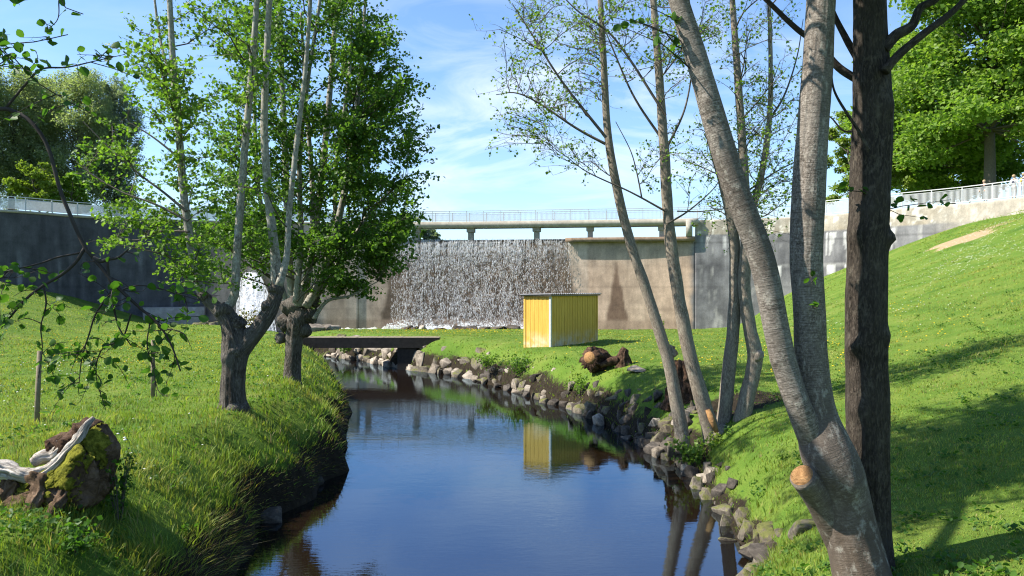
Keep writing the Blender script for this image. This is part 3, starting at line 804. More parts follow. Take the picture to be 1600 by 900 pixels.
def rock(name, k, loc, size, rot, mat, parent=None, base=None):
    key = (k % len(ROCKME), mat.name)
    if key not in _rk:
        me = ROCKME[key[0]].copy(); me.materials.clear(); me.materials.append(mat); _rk[key] = me
    o = bpy.data.objects.new(name, _rk[key]); COL.objects.link(o)
    o.location = np.asarray(loc) - (np.asarray(base) if base is not None else 0); o.scale = size; o.rotation_euler = rot
    if parent is not None: o.parent = parent
    return o

rng = np.random.default_rng(21)
def bank_frame(Y, side=1):
    f = xr if side > 0 else xl
    t = np.array([float(f(Y+.3)-f(Y-.3)), .6]); t /= np.linalg.norm(t); return t, np.array([t[1], -t[0]])*side
# the laid stone revetment of the right bank in three runs, each a wall whose stones are its parts
def stone_run(label, y0, y1, rows, mats, seed, step, skip=.0):
    rng = np.random.default_rng(seed)
    b = np.array([float(xr((y0+y1)/2))+.3, (y0+y1)/2, 0.])
    t = thing('stone_revetment', label, 'stone wall', b, 0, 'stone facing of the right bank')
    n = 0
    for (d, z, size, tilt) in rows:
        Y = y0 + rng.uniform(0, .3)
        while Y < y1 and n < 100:
            tg, nn = bank_frame(Y)
            w = size*rng.uniform(.6, 1.3); h = size*rng.uniform(.65, 1.2)
            if rng.uniform() < skip: Y += w*.8; continue
            p = np.array([float(xr(Y)), Y]) + nn*(d + rng.normal(0, .08))
            rock('stone', rng.integers(0, 99), (p[0], p[1], z + rng.normal(0, .05)), (w*.62, size*.42, h*.55),
                 (rng.normal(0, .2), tilt + rng.normal(0, .18), math.atan2(tg[1], tg[0]) + rng.normal(0, .15)), mats[rng.integers(0, len(mats))], t, b)
            Y += (w*.62*1.75)*abs(tg[1])*rng.uniform(.85, 1.25)*step; n += 1
    return t
mo, ps, wt = M['stone_mossy'], M['stone'], M['stone_wet_shaded']
stone_run('pale upright laid stones retaining the far right bank around the footbridge', 34.0, 46.5, [(.02, .02, .70, 0), (.40, .48, .92, 0), (.78, .95, .62, 0)], [ps, ps, mo], 1, .74)
stone_run('low stones half buried in grass along the right bank below the yellow shed', 26.2, 33.9, [(.0, .0, .50, 0), (.24, .28, .50, 0), (.46, .60, .46, .2), (.7, .88, .36, .2)], [mo, wt, mo, wt, ps], 2, .85, .18)  # shade of the trees is put in through the darker stones
stone_run('steep tumbled mossy stones on the right bank between the log and the stems', 18.4, 26.1, [(.0, .0, .46, .2), (.26, .24, .55, .3), (.5, .50, .58, .4), (.78, .74, .50, .3), (1.05, .96, .40, .2)], [mo, wt, mo, wt, wt, ps], 3, .80, .2)  # dark stones mixed in to paint the tree shade over this run
stone_run('dark mossy stones along the near right bank below the silver tree', 8.6, 18.3, [(-.02, -.04, .44, .2), (.24, .14, .40, .2), (.5, .34, .30, .2)], [mo, wt, mo, wt, mo, ps], 4, .95, .3)
# loose boulders nearer the camera, each one a thing
for px, py, D, sz, m, lab in (
    (1120, 752, 15.9, .42, ps, 'pale boulder at the water below the four slender stems'),
    (1112, 776, 15.4, .30, ps, 'small pale stone at the waterline just left of the bank corner'),
    (1152, 772, 15.2, .36, ps, 'flat pale stone resting on the wet bank right of the small pale stone'),
    (1140, 795, 14.6, .46, mo, 'brown rounded boulder sitting in the water below the pale stones'),
    (1168, 758, 15.5, .34, ps, 'grey stone set in the grass edge above the pale stones'),
    (1190, 822, 13.2, .48, mo, 'large dark boulder at the water edge left of the silver tree'),
    (1222, 850, 11.6, .55, mo, 'mossy boulder in the shade left of the silver trunk'),
    (1205, 880, 11.3, .50, wt, 'dark wet boulder at the bottom of the right bank'),
    (1262, 838, 10.2, .30, mo, 'mossy stone high on the bank just left of the silver trunk'),
    (1250, 885, 10.0, .48, wt, 'dark stone low on the shaded bank by the foot of the silver trunk'),
    (1080, 735, 17.2, .34, ps, 'pale stone showing among the leaves under the four stems'),
    (1052, 702, 17.9, .34, mo, 'mossy stone beside the leftmost slender stem'),
    (1065, 655, 18.9, .40, ps, 'pale upright stone behind the leftmost slender stem'),
    (995, 594, 24.6, .36, ps, 'flat pale slab lying on the grass right of the sawn log'),
    (460, 778, 15.0, .42, ps, 'pale wet boulder at the foot of the left bank'),
    (490, 755, 16.0, .26, wt, 'small dark stone at the left bank above the pale boulder'),
    (425, 812, 13.6, .34, wt, 'dark stone in the shadow of the left bank below the tall grass')):
    p = at(px, py, D); s = sz*rng.uniform(.85, 1.1)
    flat = .35 if 'flat' in lab else rng.uniform(.6, .85)
    if 'slab' in lab: p[2] = float(ground_z(p[0], p[1])) + .05
    rock('boulder', rng.integers(0, 99), p, (s*rng.uniform(.75, 1.0), s*.8, s*flat*.9), (rng.normal(0, .2), rng.normal(0, .2), rng.uniform(0, 6)), m)
    tag(bpy.context.scene.collection.objects[-1] if False else COL.objects[len(COL.objects)-1], lab, 'boulder', 'loose boulders along the stream')
# boulders in the foam at the foot of the fall
for i, (px, dd) in enumerate(((655, .3), (690, .9), (716, .4), (738, .1), (760, .8), (780, .3), (800, .7), (640, .2))):
    p = at(px, 512, 72.0 - dd); p[2] = .12; s = rng.uniform(.45, .8)
    o = rock('boulder', rng.integers(0, 99), p, (s*1.5, s, s*.75), (0, 0, rng.uniform(0, 6)), wt)
    tag(o, 'dark wet boulder in the white foam at the foot of the waterfall', 'boulder', 'boulders in the foam under the fall')
for i, (px, py, D, s) in enumerate(((325, 518, 66, .7), (345, 522, 64, .6), (310, 515, 67, .8), (340, 510, 67, .6), (360, 530, 62, .6), (318, 508, 68, .6))):
    p = at(px, py, D); o = rock('boulder', rng.integers(0, 99), p, (s*1.3, s, s*.8), (0, 0, rng.uniform(0, 6)), mo)
    tag(o, 'dark mossy boulder in the heap left of the water jet', 'boulder', 'boulder heap beside the water jet')
for i, (px, py, D, s) in enumerate(((490, 545, 52, .7), (505, 540, 53, .6), (520, 535, 54, .5), (640/1+20, 514, 63, .5), (512, 527, 58, .6))):
    p = at(px, py, D); p[2] = max(p[2], float(ground_z(p[0], p[1])) + .05); o = rock('boulder', rng.integers(0, 99), p, (s*1.3, s, s*.7), (0, 0, rng.uniform(0, 6)), ps)
    tag(o, 'grey boulder on the far bank behind the footbridge', 'boulder', 'boulders on the far bank behind the footbridge')

# ------------------------------------------------------------------ yellow shed
def mat_boards():
    t = NT('yellow_painted_boards'); v = t.coord('Object', scale=(1, 1, .12)); n = t.noise(v, 9, 6, .7); n2 = t.noise(t.coord('Object'), 2.2, 5, .65)
    c = t.ramp(n, [(.25, (.50, .29, .045)), (.6, (.66, .40, .07)), (.8, (.74, .50, .14))])
    z = t.n('SeparateXYZ'); t.l(t.n('TexCoord').outputs['Object'], z.inputs[0])
    low = t.math('MULTIPLY', t.ramp(z.outputs[2], [(.0, 1), (.65, 0)]), t.ramp(n2, [(.38, 0), (.62, .85)]))
    c = t.mix(low, c, (.66, .58, .45))
    return t.done(t.pbr(c, .65, t.bump(n, .25, .01), .3))
M['boards'] = mat_boards()
M['trim'] = mat_grey('weathered_white_trim', (.50, .47, .42), (.72, .70, .66), 6)
M['corrugated'] = mat_grey('corrugated_sheet', (.16, .16, .165), (.30, .30, .31), 4, .55, .005, .5)
M['dark_timber'] = mat_grey('tarred_timber', (.012, .011, .010), (.04, .035, .030), 6)
M['timber'] = mat_grey('grey_timber', (.12, .10, .065), (.30, .245, .165), 8)
cn = at(860, 541, 32.3); SB = float(ground_z(cn[0]+.5, cn[1]+1.2)) - .02
cn[2] = min(cn[2], SB+.05)
shed = thing('shed', 'small yellow vertical boarded shed with a flat corrugated roof on the lawn', 'shed', cn, math.atan2(.8, .6))
# local frame: x runs along the long right face, y along the short left face
LX, LY, HT = 3.8, 1.32, 2.12
def boarded(name, ax, L, h0, h1, flip):
    bm = bmesh.new(); nb = int(round(L/.105)); w = L/nb
    for i in range(nb):
        a, b = i*w+.004, (i+1)*w-.004
        ha, hb = h0+(h1-h0)*a/L, h0+(h1-h0)*b/L
        q = .0 if i % 2 else .006
        if ax == 'x': lo, hi = (a, (-.022-q) if not flip else LY, -.15), (b, .0 if not flip else LY+.022+q, ha)
        else: lo, hi = ((-.022-q) if not flip else LX, a, -.15), (.0 if not flip else LX+.022+q, b, ha)
        box(bm, lo, hi)
    return bm_obj(name, bm, M['boards'], shed)
boarded('wall', 'x', LX, HT, HT, False); boarded('wall', 'y', LY, HT, HT, False); boarded('wall', 'x', LX, HT, HT, True); boarded('wall', 'y', LY, HT, HT, True)
bm = bmesh.new(); box(bm, (.002, .002, -.15), (LX-.002, LY-.002, HT-.03)); bm_obj('inner_frame', bm, M['timber'], shed)
for x, y in ((0, 0), (LX, 0), (0, LY), (LX, LY)):
    bm = bmesh.new(); box(bm, (x-.045, y-.045, -.12), (x+.045, y+.045, HT-.02)); bevel(bm, .004); bm_obj('corner_board', bm, M['trim'] if (x, y) == (0, 0) else M['boards'], shed)
bm = bmesh.new()
nx = 90; xs = np.linspace(-.17, LX+.17, nx); ya, yb = -.17, LY+.17
top = []
for x in xs:
    zc = .018*math.sin(x*2*math.pi/.16)
    top.append([bm.verts.new((x, y, HT+.085+zc+.03*(y-ya)/(yb-ya)*(-1) + dz)) for y in (ya, yb) for dz in (0, -.012)])
for i in range(nx-1):
    a, b = top[i], top[i+1]
    bm.faces.new((a[0], b[0], b[2], a[2])); bm.faces.new((a[1], a[3], b[3], b[1])); bm.faces.new((a[0], a[1], b[1], b[0])); bm.faces.new((a[2], b[2], b[3], a[3]))
roof = bm_obj('roof', bm, M['corrugated'], shed)
bm = bmesh.new(); box(bm, (-.13, -.13, HT-.015), (LX+.13, -.085, HT+.045)); box(bm, (-.13, -.083, HT-.015), (-.085, LY+.13, HT+.045)); bm_obj('fascia', bm, M['timber'], roof)
bm = bmesh.new(); box(bm, (-.06, -.05, -.22), (LX+.05, LY+.05, -.152)); bm_obj('sill_stone', bm, M['stone'], shed)

# ------------------------------------------------------------------ plank footbridge
fb = thing('footbridge', 'dark low plank footbridge crossing the stream behind the pollard trees', 'footbridge', (-7.8, 39.2, 0)); fo = np.array([-7.8, 39.2, 0])
bm = bmesh.new()
rg = random.Random(3); x = -12.6
while x < -3.7:
    wv = .19; box(bm, (x+7.8, -.75+rg.uniform(-.03, .03), 1.53), (x+7.8+wv-.014, .75+rg.uniform(-.03, .03), 1.585+rg.uniform(0, .012))); x += wv
bm_obj('plank_deck', bm, M['timber'], fb)
for y in (-.62, .42):
    bm = bmesh.new(); box(bm, (-4.8, y, 1.12), (2.5, y+.2, 1.527)); bm_obj('beam', bm, M['dark_timber'], fb)
bm = bmesh.new(); box(bm, (-4.9, -.80, 1.10), (4.15, -.735, 1.615)); bm_obj('edge_board', bm, M['dark_timber'], fb)
for x0, x1 in ((2.05, 2.75), (-3.4, -2.7)):
    bm = bmesh.new(); box(bm, (x0, -.7, -.5), (x1, .7, 1.117)); 
    for v in bm.verts:
        if v.co.z > 1: v.co.x += .28 if v.co.x > (x0+x1)/2 else -.0
    bm_obj('abutment', bm, M['dark_timber'], fb)

# ------------------------------------------------------------------ fence stakes
for px, yt, yb, lean, D, lab in ((57, 546, 657, .06, 14.3, 'thin weathered wooden stake leaning slightly, on the left meadow above the old stump'),
                                (239, 524, 612, .0, 17.5, 'upright wooden stake on the left meadow seen through the leafy twigs')):
    p = at(px, yb, D); p[2] = float(ground_z(p[0], p[1])); h = (yb-yt)*D/FPX
    tb = Tubes(); tb.add([(0, 0, -.25), (lean*.4, 0, h*.4), (lean, 0, h)], [.048, .046, .042], 10, .08, seed=int(px)); o = tb.obj('stake', M['timber']); o.location = p
    tag(o, lab, 'stake', 'stakes on the left meadow')

# ------------------------------------------------------------------ stumps
def mat_wood(name, c1, c2, c3, sc=6):
    t = NT(name); v = t.coord('Object', scale=(1, 1, 1)); n = t.noise(v, sc, 8, .7, 1.2); n2 = t.noise(v, sc*3.5, 5, .7, .4)
    c = t.ramp(n, [(.3, c1), (.5, c2), (.72, c3)])
    return t.done(t.pbr(c, .9, t.bump(t.math('ADD', n, t.math('MULTIPLY', n2, .5)), 1.0, .05), .15))
M['stump'] = mat_wood('rotten_stump_wood', (.030, .020, .012), (.11, .07, .042), (.24, .165, .11), 5)
M['stump_red'] = mat_wood('red_brown_stump', (.014, .009, .006), (.07, .040, .025), (.20, .125, .085), 7)
M['bleached'] = bark_mat('bleached_wood', (.14, .10, .07), (.50, .44, .37), (.74, .69, .62), (16, 16, 1.8), bumps=1.0, bd=.05)
M['cut_wood'] = mat_wood('sawn_wood', (.24, .125, .05), (.36, .20, .085), (.46, .28, .13), 10)
def mat_moss():
    t = NT('yellow_moss'); v = t.coord('Object'); n = t.noise(v, 16, 6, .7); n2 = t.noise(v, 60, 3, .7)
    return t.done(t.pbr(t.ramp(n, [(.3, (.035, .042, .006)), (.5, (.15, .15, .016)), (.72, (.33, .31, .04))]), .95, t.bump(t.math('ADD', n, n2), 1.0, .03), .1))
M['moss'] = mat_moss()
def stump_left():
    c = at(88, 770, 9.2); c[2] = 1.585
    t = thing('tree_stump', 'big uprooted mossy stump with a bleached white root on the left bank', 'tree stump', c)
    bm = bmesh.new(); bmesh.ops.create_icosphere(bm, subdivisions=6, radius=1)
    for v in bm.verts:
        x, y, z = v.co
        x, y, z = [math.copysign(abs(q)**.72, q) for q in (x, y, z)]
        topz = float(np.interp(x, [-1, -.83, -.2, .21, .67, 1], [.16, .22, .22, .46, .88, .74]))    # upper surface climbs to the right
        zz = (z*.5+.5)*(topz+.15) - .15 - .22*max(0, -y)*max(0, z)*topz
        f = mnoise.fractal(Vector((x*1.3+3, y*1.3, zz*1.6)), .9, 2.1, 6)
        rd = 1 - abs(mnoise.noise(Vector((x*2.2+9, y*2.0, zz*.9))))*.55
        v.co = Vector((x*.70*(1+.16*f)*(.72+.34*rd) - .05, y*.46*(1+.22*f)*(.6+.45*rd), zz + .10*f*(zz > .0)))
    me = bpy.data.meshes.new('wood_body'); bm.to_mesh(me); bm.free()
    for p in me.polygons: p.use_smooth = True
    me.materials.append(M['stump']); o = bpy.data.objects.new('wood_body', me); COL.objects.link(o); o.parent = t
    # moss grows on the upward, camera side faces
    n = len(me.vertices); V = np.zeros(n*3); me.vertices.foreach_get('co', V); V = V.reshape(-1, 3)
    Nn = np.zeros(n*3); me.vertices.foreach_get('normal', Nn); Nn = Nn.reshape(-1, 3)
    F = np.array([p.vertices[:] for p in me.polygons])
    k = fbm(V[:, 0]*3.2, V[:, 1]*3.2, V[:, 2]*3.2, 81) + .55*fbm(V[:, 0]*13, V[:, 1]*13, V[:, 2]*13, 83) + .55*Nn[:, 2] - .35*Nn[:, 1] - .25*Nn[:, 0] + .15*V[:, 2] - .9*np.clip(V[:, 0]-.48, 0, 9)*3 - .5*(V[:, 2] < .22) - .6*np.clip(V[:, 1], 0, 1)
    msk = sstep(.02, .30, k); ff = F[(msk[F] > .02).all(1)]
    Vm = V + Nn*((.006 + .030*msk + .022*msk*fbm(V[:, 0]*26, V[:, 1]*26, V[:, 2]*26, 82, 3))[:, None] - .012*(1-msk[:, None]))
    used, inv = np.unique(ff, return_inverse=True)
    if len(ff): raw_mesh('moss', Vm[used], [inv.reshape(ff.shape)], M['moss'], o, True)
    def top(x): return .42 + .50*x + .02
    def P(px, py, dy): q = at(px, py, 9.2+dy); return q - c
    tb = Tubes()
    rid = cr([P(146, 652, .0), P(136, 664, -.08), P(122, 688, -.14), P(106, 704, -.18), P(90, 722, -.22), P(70, 738, -.25), P(42, 744, -.28), P(12, 734, -.28), P(-25, 734, -.3), P(-60, 760, -.3)], 60)
    tb.add(rid, np.interp(np.linspace(0, 1, 60), [0, .12, .4, .6, .8, 1], [.02, .045, .055, .07, .08, .06]), 40, .7, 5, 7, 4, .35)
    tb.add(cr([P(100, 700, .1), P(82, 712, .05), P(66, 714, 0), P(52, 722, -.02)], 26), np.linspace(.11, .05, 26), 36, .6, 5, 7, 7, .3)
    tb.obj('bleached_root', M['bleached'], t)
    tb = Tubes()
    for i, pts in enumerate(([P(60, 745, -.3), P(62, 770, -.45), P(50, 790, -.55), P(36, 812, -.6)], [P(20, 755, -.25), P(5, 775, -.35), P(-15, 800, -.35)], [P(108, 690, .2), P(98, 690, .15), P(88, 705, .1)],
                             [P(100, 770, -.35), P(85, 795, -.6), P(70, 815, -.7)], [P(-10, 742, -.25), P(-70, 740, -.1), P(-110, 790, 0)])):
        tb.add(cr(pts, 22), np.linspace(.10, .04, 22), 30, .8, 7, 9, 11+i, .35)
    tb.obj('root', M['stump'], t)
    bm = bmesh.new()
    for i, (px, py, w, h) in enumerate(((120, 682, .13, .26), (97, 693, .12, .22), (137, 668, .10, .22))):
        p = P(px, py, .12); box(bm, (-w, -.14, -h), (w, .16, .06), Matrix.Translation(p) @ Matrix.Rotation(.25*(i-1), 4, 'Y') @ Matrix.Rotation(.2, 4, 'X'))
    bmesh.ops.subdivide_edges(bm, edges=bm.edges[:], cuts=4, use_grid_fill=True)
    for v in bm.verts: v.co += Vector((mnoise.noise(v.co*7), mnoise.noise(v.co*7+Vector((5, 0, 0))), mnoise.noise(v.co*5+Vector((0, 9, 0)))))*.05
    bm_obj('splintered_block', bm, M['stump_red'], t, True)
stump_left()
def stump_right():
    c = at(940, 583, 26.3); c[2] = float(ground_z(c[0], c[1]))
    t = thing('sawn_log', 'dark sawn log with an orange cut end lying above the right bank', 'log', c)
    tb = Tubes(); D = 26.3
    P = lambda px, py, dy=0: at(px, py, D+dy) - c
    ax = cr([P(921, 560, -.35), P(932, 560, 0), P(950, 566, .5), P(965, 572, .9)], 30)
    tb.add(ax, np.interp(np.linspace(0, 1, 30), [0, .3, 1], [.34, .31, .17]), 40, .35, 7, 3, 5, .3); tb.blob(P(938, 576, .15), .32, .9, 3)
    tb.obj('log_body', M['stump_red'], t)
    tb = Tubes(); d = (ax[0]-ax[1]); d /= np.linalg.norm(d); q = ax[0] + d*.012
    tb.add([q - d*.03 + [0, 0, .02], q + [0, 0, .02]], [.22, .215], 20, .12, 4, 1, 9); tb.obj('cut_face', M['cut_wood'], t)
    c2 = at(972, 578, 26.0); c2[2] = float(ground_z(c2[0], c2[1]))
    tb = Tubes(); tb.add(cr([(-.05, 0, -.2), (0, 0, .15), (.05, .02, .42), (.12, .05, .55)], 24), np.linspace(.34, .10, 24), 32, .55, 7, 4, 8, .4); tb.add(cr([(-.2, 0, .15), (-.5, -.1, .1), (-.75, -.1, -.02)], 14), np.linspace(.17, .08, 14), 10, .4, 4, 4, 3)
    o = tb.obj('tree_stump', M['stump_red']); o.location = c2; tag(o, 'small dark jagged stump just right of the sawn log', 'tree stump')
    c3 = at(1068, 608, 20.4); c3[2] = float(ground_z(c3[0], c3[1]))
    t3 = thing('tree_stump', 'tall reddish broken stump between the two left slender stems', 'tree stump', c3)
    tb = Tubes(); tb.add(cr([(0, 0, -.3), (0, 0, .2), (-.03, 0, .55), (-.05, 0, .88), (-.04, .02, .98)], 40), np.interp(np.linspace(0, 1, 40), [0, .3, .6, .9, 1], [.46, .38, .34, .30, .15]), 44, .5, 7, 2.6, 12, .4)
    tb.obj('wood_body', M['stump_red'], t3)
    tb = Tubes(); tb.add(cr([(.1, .1, .12), (.6, .1, .10), (1.2, .05, .0), (1.7, 0, -.1)], 24), np.linspace(.17, .06, 24), 10, .4, 4, 4, 14); tb.add(cr([(.0, -.1, .1), (.3, -.5, -.02), (.5, -.9, -.15)], 20), np.linspace(.16, .06, 20), 10, .4, 4, 4, 15); tb.obj('root', M['stump'], t3)
    tb = Tubes(); tb.blob((-.05, -.04, .93), .16, .45, 6, (1, 1, .6)); tb.obj('pale_top', M['bleached'], t3)
stump_right()
# ------------------------------------------------------------------ trees near the stream
def stem(pts, rads, D, n=60):
    """pts: list of (px, py[, dD]) ; rads metres at the same points"""
    P = np.array([np.append(at(p[0], p[1], D + (p[2] if len(p) > 2 else 0)), r) for p, r in zip(pts, rads)])
    Q = cr(P, n); return Q[:, :3], np.clip(Q[:, 3], .006, 9)
def sites(rng, ells, D, dD):
    T = []
    for px, py, rx, ry, n in ells:
        for _ in range(n):
            a, u = rng.uniform(0, 2*math.pi), math.sqrt(rng.uniform(0, 1))
            T.append(at(px+rx*u*math.cos(a), py+ry*u*math.sin(a), D + rng.uniform(-dD, dD)))
    return np.array(T)
def grow(rng, tb, stems, targets, subs=8, slen=.9, nleaf=12, spread=.06, rk=1.0, up=.15, start=.3, sides=(5, 3), twr=.006, cluster=False, minh=0.0):
    SP = np.vstack([s[0] for s in stems]); SR_ = np.concatenate([s[1] for s in stems]); L = []
    for t in targets:
        hd = np.hypot(SP[:, 0]-t[0], SP[:, 1]-t[1]); dz = t[2] - SP[:, 2]
        cost = np.linalg.norm(SP - t, axis=1) + 2.5*np.clip(.45*hd - dz, 0, None) + 4*np.clip(minh - SP[:, 2], 0, None)
        k = int(cost.argmin()); s = SP[k]; ln = np.linalg.norm(t-s) + 1e-3
        mid = s + (t-s)*.5 + np.array([0, 0, .10*ln]) + rng.normal(0, .07*ln, 3)
        P = cr([s, s*.72+t*.28 + [0, 0, .03*ln] + rng.normal(0, .03*ln, 3), mid, t + rng.normal(0, .02, 3)], max(6, int(ln*5)))
        r0 = min(.6*SR_[k], (.008 + .010*ln)*rk); rr = np.linspace(r0, twr, len(P))
        tb.add(P, rr, sides[0], seed=rng.integers(0, 99), cap=False)
        tg = np.gradient(P, axis=0); tg /= np.linalg.norm(tg, axis=1)[:, None]
        m = max(3, int(subs*(.5+.5*min(ln/2, 1.6))))
        for f in np.linspace(start, 1, m):
            i = min(len(P)-1, int(f*(len(P)-1))); d = tg[i]*.7 + rng.normal(0, .62, 3)*[1, 1, .55] + [0, 0, up*.6]; d /= np.linalg.norm(d)
            l = slen*rng.uniform(.45, 1.1)*(1.15-.4*f); q0 = P[i]
            b = rng.normal(0, .16*l, 3)
            Q = np.stack([q0 + d*l*u + b*u*u for u in (0, .35, .7, 1)])
            tb.add(Q, np.linspace(min(rr[i]*.7, twr*1.6), twr*.4, 4), sides[1], cap=False)
            if cluster:
                for u in (.35, .6, .82, 1.0):
                    c0 = q0 + d*l*u + b*u*u
                    # a short side spur carrying a rosette
                    sp = rng.normal(0, .10, 3); tb.add(np.stack([c0, c0+sp*.5, c0+sp]), [twr*.5, twr*.4, twr*.3], 3, cap=False)
                    L.append(c0 + sp + rng.normal(0, spread, (max(1, int(nleaf/4*rng.uniform(.3, 1.6))), 3)))
            else:
                u = rng.uniform(.15, 1.05, nleaf)[:, None]
                L.append(q0 + d*l*u + b*u*u + rng.normal(0, spread, (nleaf, 3))*[1.15, 1.15, .6])
    return np.vstack(L)

# --- first pollard, left bank
def tree_a():
    rng = np.random.default_rng(1); D = 15.6
    b = at(366, 652, D); b[2] = float(ground_z(b[0], b[1]))
    t = thing('pollard_tree', 'old pollarded tree with pale tall stems on the left bank, nearest the stump', 'tree', b, 0, 'pollarded trees on the left bank')
    tb = Tubes()
    tr = stem([(364, 672), (365, 652), (364, 610), (366, 570), (368, 538), (362, 510), (352, 488)], [.31, .255, .22, .21, .235, .19, .15], D, 70)
    lr = stem([(372, 552), (390, 530), (408, 508), (424, 482), (432, 456), (432, 430)], [.20, .17, .15, .135, .13, .10], D, 46)
    ll = stem([(356, 500), (342, 484), (326, 470), (314, 456)], [.16, .13, .11, .095], D, 30)
    tb.add(*tr, 48, .16, 5, 1.4, 1, .20, bumps=[(at(350, 560, D-.2), .12, .05), (at(388, 640, D), .15, .08), (at(345, 640, D), .15, .07)]); tb.add(*lr, 30, .22, 4, 2.2, 2, .10); tb.add(*ll, 26, .25, 4, 3, 3, .08)
    for (px, py, r, s) in ((350, 486, .19, 1), (372, 505, .17, 2), (432, 452, .16, 3), (318, 462, .13, 4), (420, 478, .15, 5), (392, 520, .15, 6), (368, 546, .25, 7), (366, 645, .30, 8)):
        tb.blob(at(px, py, D-.02), r, .45, s, (1, 1, .85))
    tb.obj('trunk', M['bark_pollard'], t, b)
    stems = [stem([(316, 460), (304, 415), (293, 350), (286, 290), (279, 200), (270, 90), (263, -40), (255, -220)], [.10, .085, .08, .075, .07, .06, .05, .03], D, 80),
             stem([(352, 486), (366, 462), (369, 420), (372, 370), (381, 250), (394, 100), (404, -40), (416, -230)], [.11, .09, .085, .08, .072, .062, .05, .03], D, 80),
             stem([(432, 452), (430, 400), (420, 310), (413, 200), (417, 80), (424, -60), (430, -240)], [.12, .095, .085, .075, .065, .05, .03], D, 80),
             stem([(436, 446), (448, 400), (452, 330), (464, 220), (478, 100), (488, -50), (498, -200)], [.08, .062, .055, .05, .042, .035, .02], D-.3, 80),
             stem([(291, 340), (286, 270, .3), (276, 160, .6), (250, 60, .9), (235, -60, 1)], [.05, .042, .036, .03, .02], D, 50)]
    for i, s in enumerate(stems):
        q = Tubes(); q.add(*s, 16, .10, 4, 3, 20+i, .02); q.obj('stem', M['bark_smooth'], t, b)
    br = Tubes()
    # the bare arching boughs on the left
    for pts, r in (([(291, 330), (255, 300), (215, 270), (170, 230), (130, 190)], .03), ([(294, 345), (240, 318), (190, 300), (140, 270), (112, 245)], .028), ([(296, 362), (250, 362), (215, 375), (185, 370)], .026), ([(284, 250), (240, 215), (200, 190)], .025)):
        s = stem(pts, np.linspace(r, .008, len(pts)), D-.2, 30); br.add(*s, 6, seed=int(pts[0][1]), cap=False); stems.append(s)
    tg = sites(rng, [(225, 240, 70, 120, 20), (295, 330, 60, 100, 14), (340, 100, 110, 120, 26), (225, 362, 70, 32, 12), (290, 425, 45, 28, 7), (330, -140, 170, 120, 26), (215, 70, 60, 60, 8), (150, 265, 30, 40, 4), (390, 330, 50, 80, 8), (250, 130, 50, 60, 7)], D, 1.6)
    L = grow(rng, br, stems, tg, 9, .62, 14, .055, .8, minh=at(0, 440, D)[2])
    br.obj('branches', M['twig'], t, b); leaves_mesh('crown', L, .092, M['leaf_alder'], t, rng, b)
tree_a()
# --- second pollard, farther, with the dense crown
def tree_b():
    rng = np.random.default_rng(2); D = 21.0
    b = at(456, 594, D); b[2] = float(ground_z(b[0], b[1]))
    t = thing('pollard_tree', 'leafy pollarded tree with a dense dark crown beside the footbridge', 'tree', b, 0, 'pollarded trees on the left bank')
    tb = Tubes()
    tr = stem([(456, 612), (456, 594), (458, 560), (460, 530), (464, 505), (470, 480)], [.27, .225, .21, .225, .28, .25], D, 60)
    tb.add(*tr, 36, .2, 5, 1.6, 31, .13)
    for (px, py, r, s) in ((445, 505, .24, 1), (482, 492, .25, 2), (462, 478, .27, 3), (440, 528, .16, 4), (492, 470, .18, 5), (450, 480, .22, 6), (474, 515, .22, 9)): tb.blob(at(px, py, D), r, .55, s+20)
    tb.obj('trunk', M['bark_pollard'], t, b)
    stems = [stem([(470, 485), (482, 420), (500, 300), (514, 160), (524, 20), (530, -180)], [.14, .12, .10, .08, .06, .03], D, 80),
             stem([(458, 480), (452, 410), (447, 280), (440, 110), (434, -40), (430, -200)], [.12, .10, .09, .075, .055, .03], D+.5, 80),
             stem([(478, 480), (508, 420), (536, 310), (556, 180), (568, 50), (575, -90)], [.12, .10, .085, .065, .045, .02], D-.3, 80),
             stem([(484, 478), (530, 410), (572, 340), (610, 300), (632, 285)], [.09, .07, .05, .03, .015], D, 60),
             stem([(465, 478), (486, 400), (488, 290), (478, 160), (470, 20)], [.10, .08, .07, .05, .03], D-.6, 60),
             stem([(462, 474), (470, 380), (468, 250), (482, 120), (500, 0), (512, -120)], [.09, .075, .065, .05, .04, .02], D-.9, 70),
             stem([(480, 470), (520, 380), (525, 260), (545, 120), (552, -20)], [.09, .075, .06, .045, .02], D+.6, 70),
             stem([(450, 478), (425, 400), (405, 300), (398, 180), (402, 40), (396, -100)], [.08, .07, .06, .05, .035, .02], D+.9, 70),
             stem([(490, 498), (512, 470), (548, 462), (590, 440)], [.06, .045, .03, .012], D-.2, 40)]
    for i, s in enumerate(stems):
        q = Tubes(); q.add(*s, 14, .12, 4, 3, 40+i, .03); q.obj('stem', M['bark_smooth'], t, b)
    tg = sites(rng, [(450, 210, 140, 190, 62), (550, 160, 68, 150, 38), (585, 330, 52, 55, 20), (595, 205, 50, 40, 10), (520, 400, 90, 48, 24), (480, -130, 150, 120, 34), (400, 80, 100, 100, 20), (560, 20, 55, 60, 14), (640, 345, 16, 24, 6), (622, 130, 32, 40, 10), (630, 290, 16, 20, 4), (612, 60, 22, 30, 5), (640, 190, 14, 20, 3), (390, 300, 70, 110, 22), (330, 370, 50, 80, 10)], D, 2.6)
    tl = sites(rng, [(560, 446, 40, 16, 6), (600, 395, 24, 24, 5)], D, .8)
    br = Tubes(); L = grow(rng, br, stems, np.vstack([tg, tl]), 11, .85, 24, .075, .8, minh=at(0, 470, D)[2])
    br.obj('branches', M['twig'], t, b); leaves_mesh('crown', L, .108, M['leaf_dense'], t, rng, b)
tree_b()
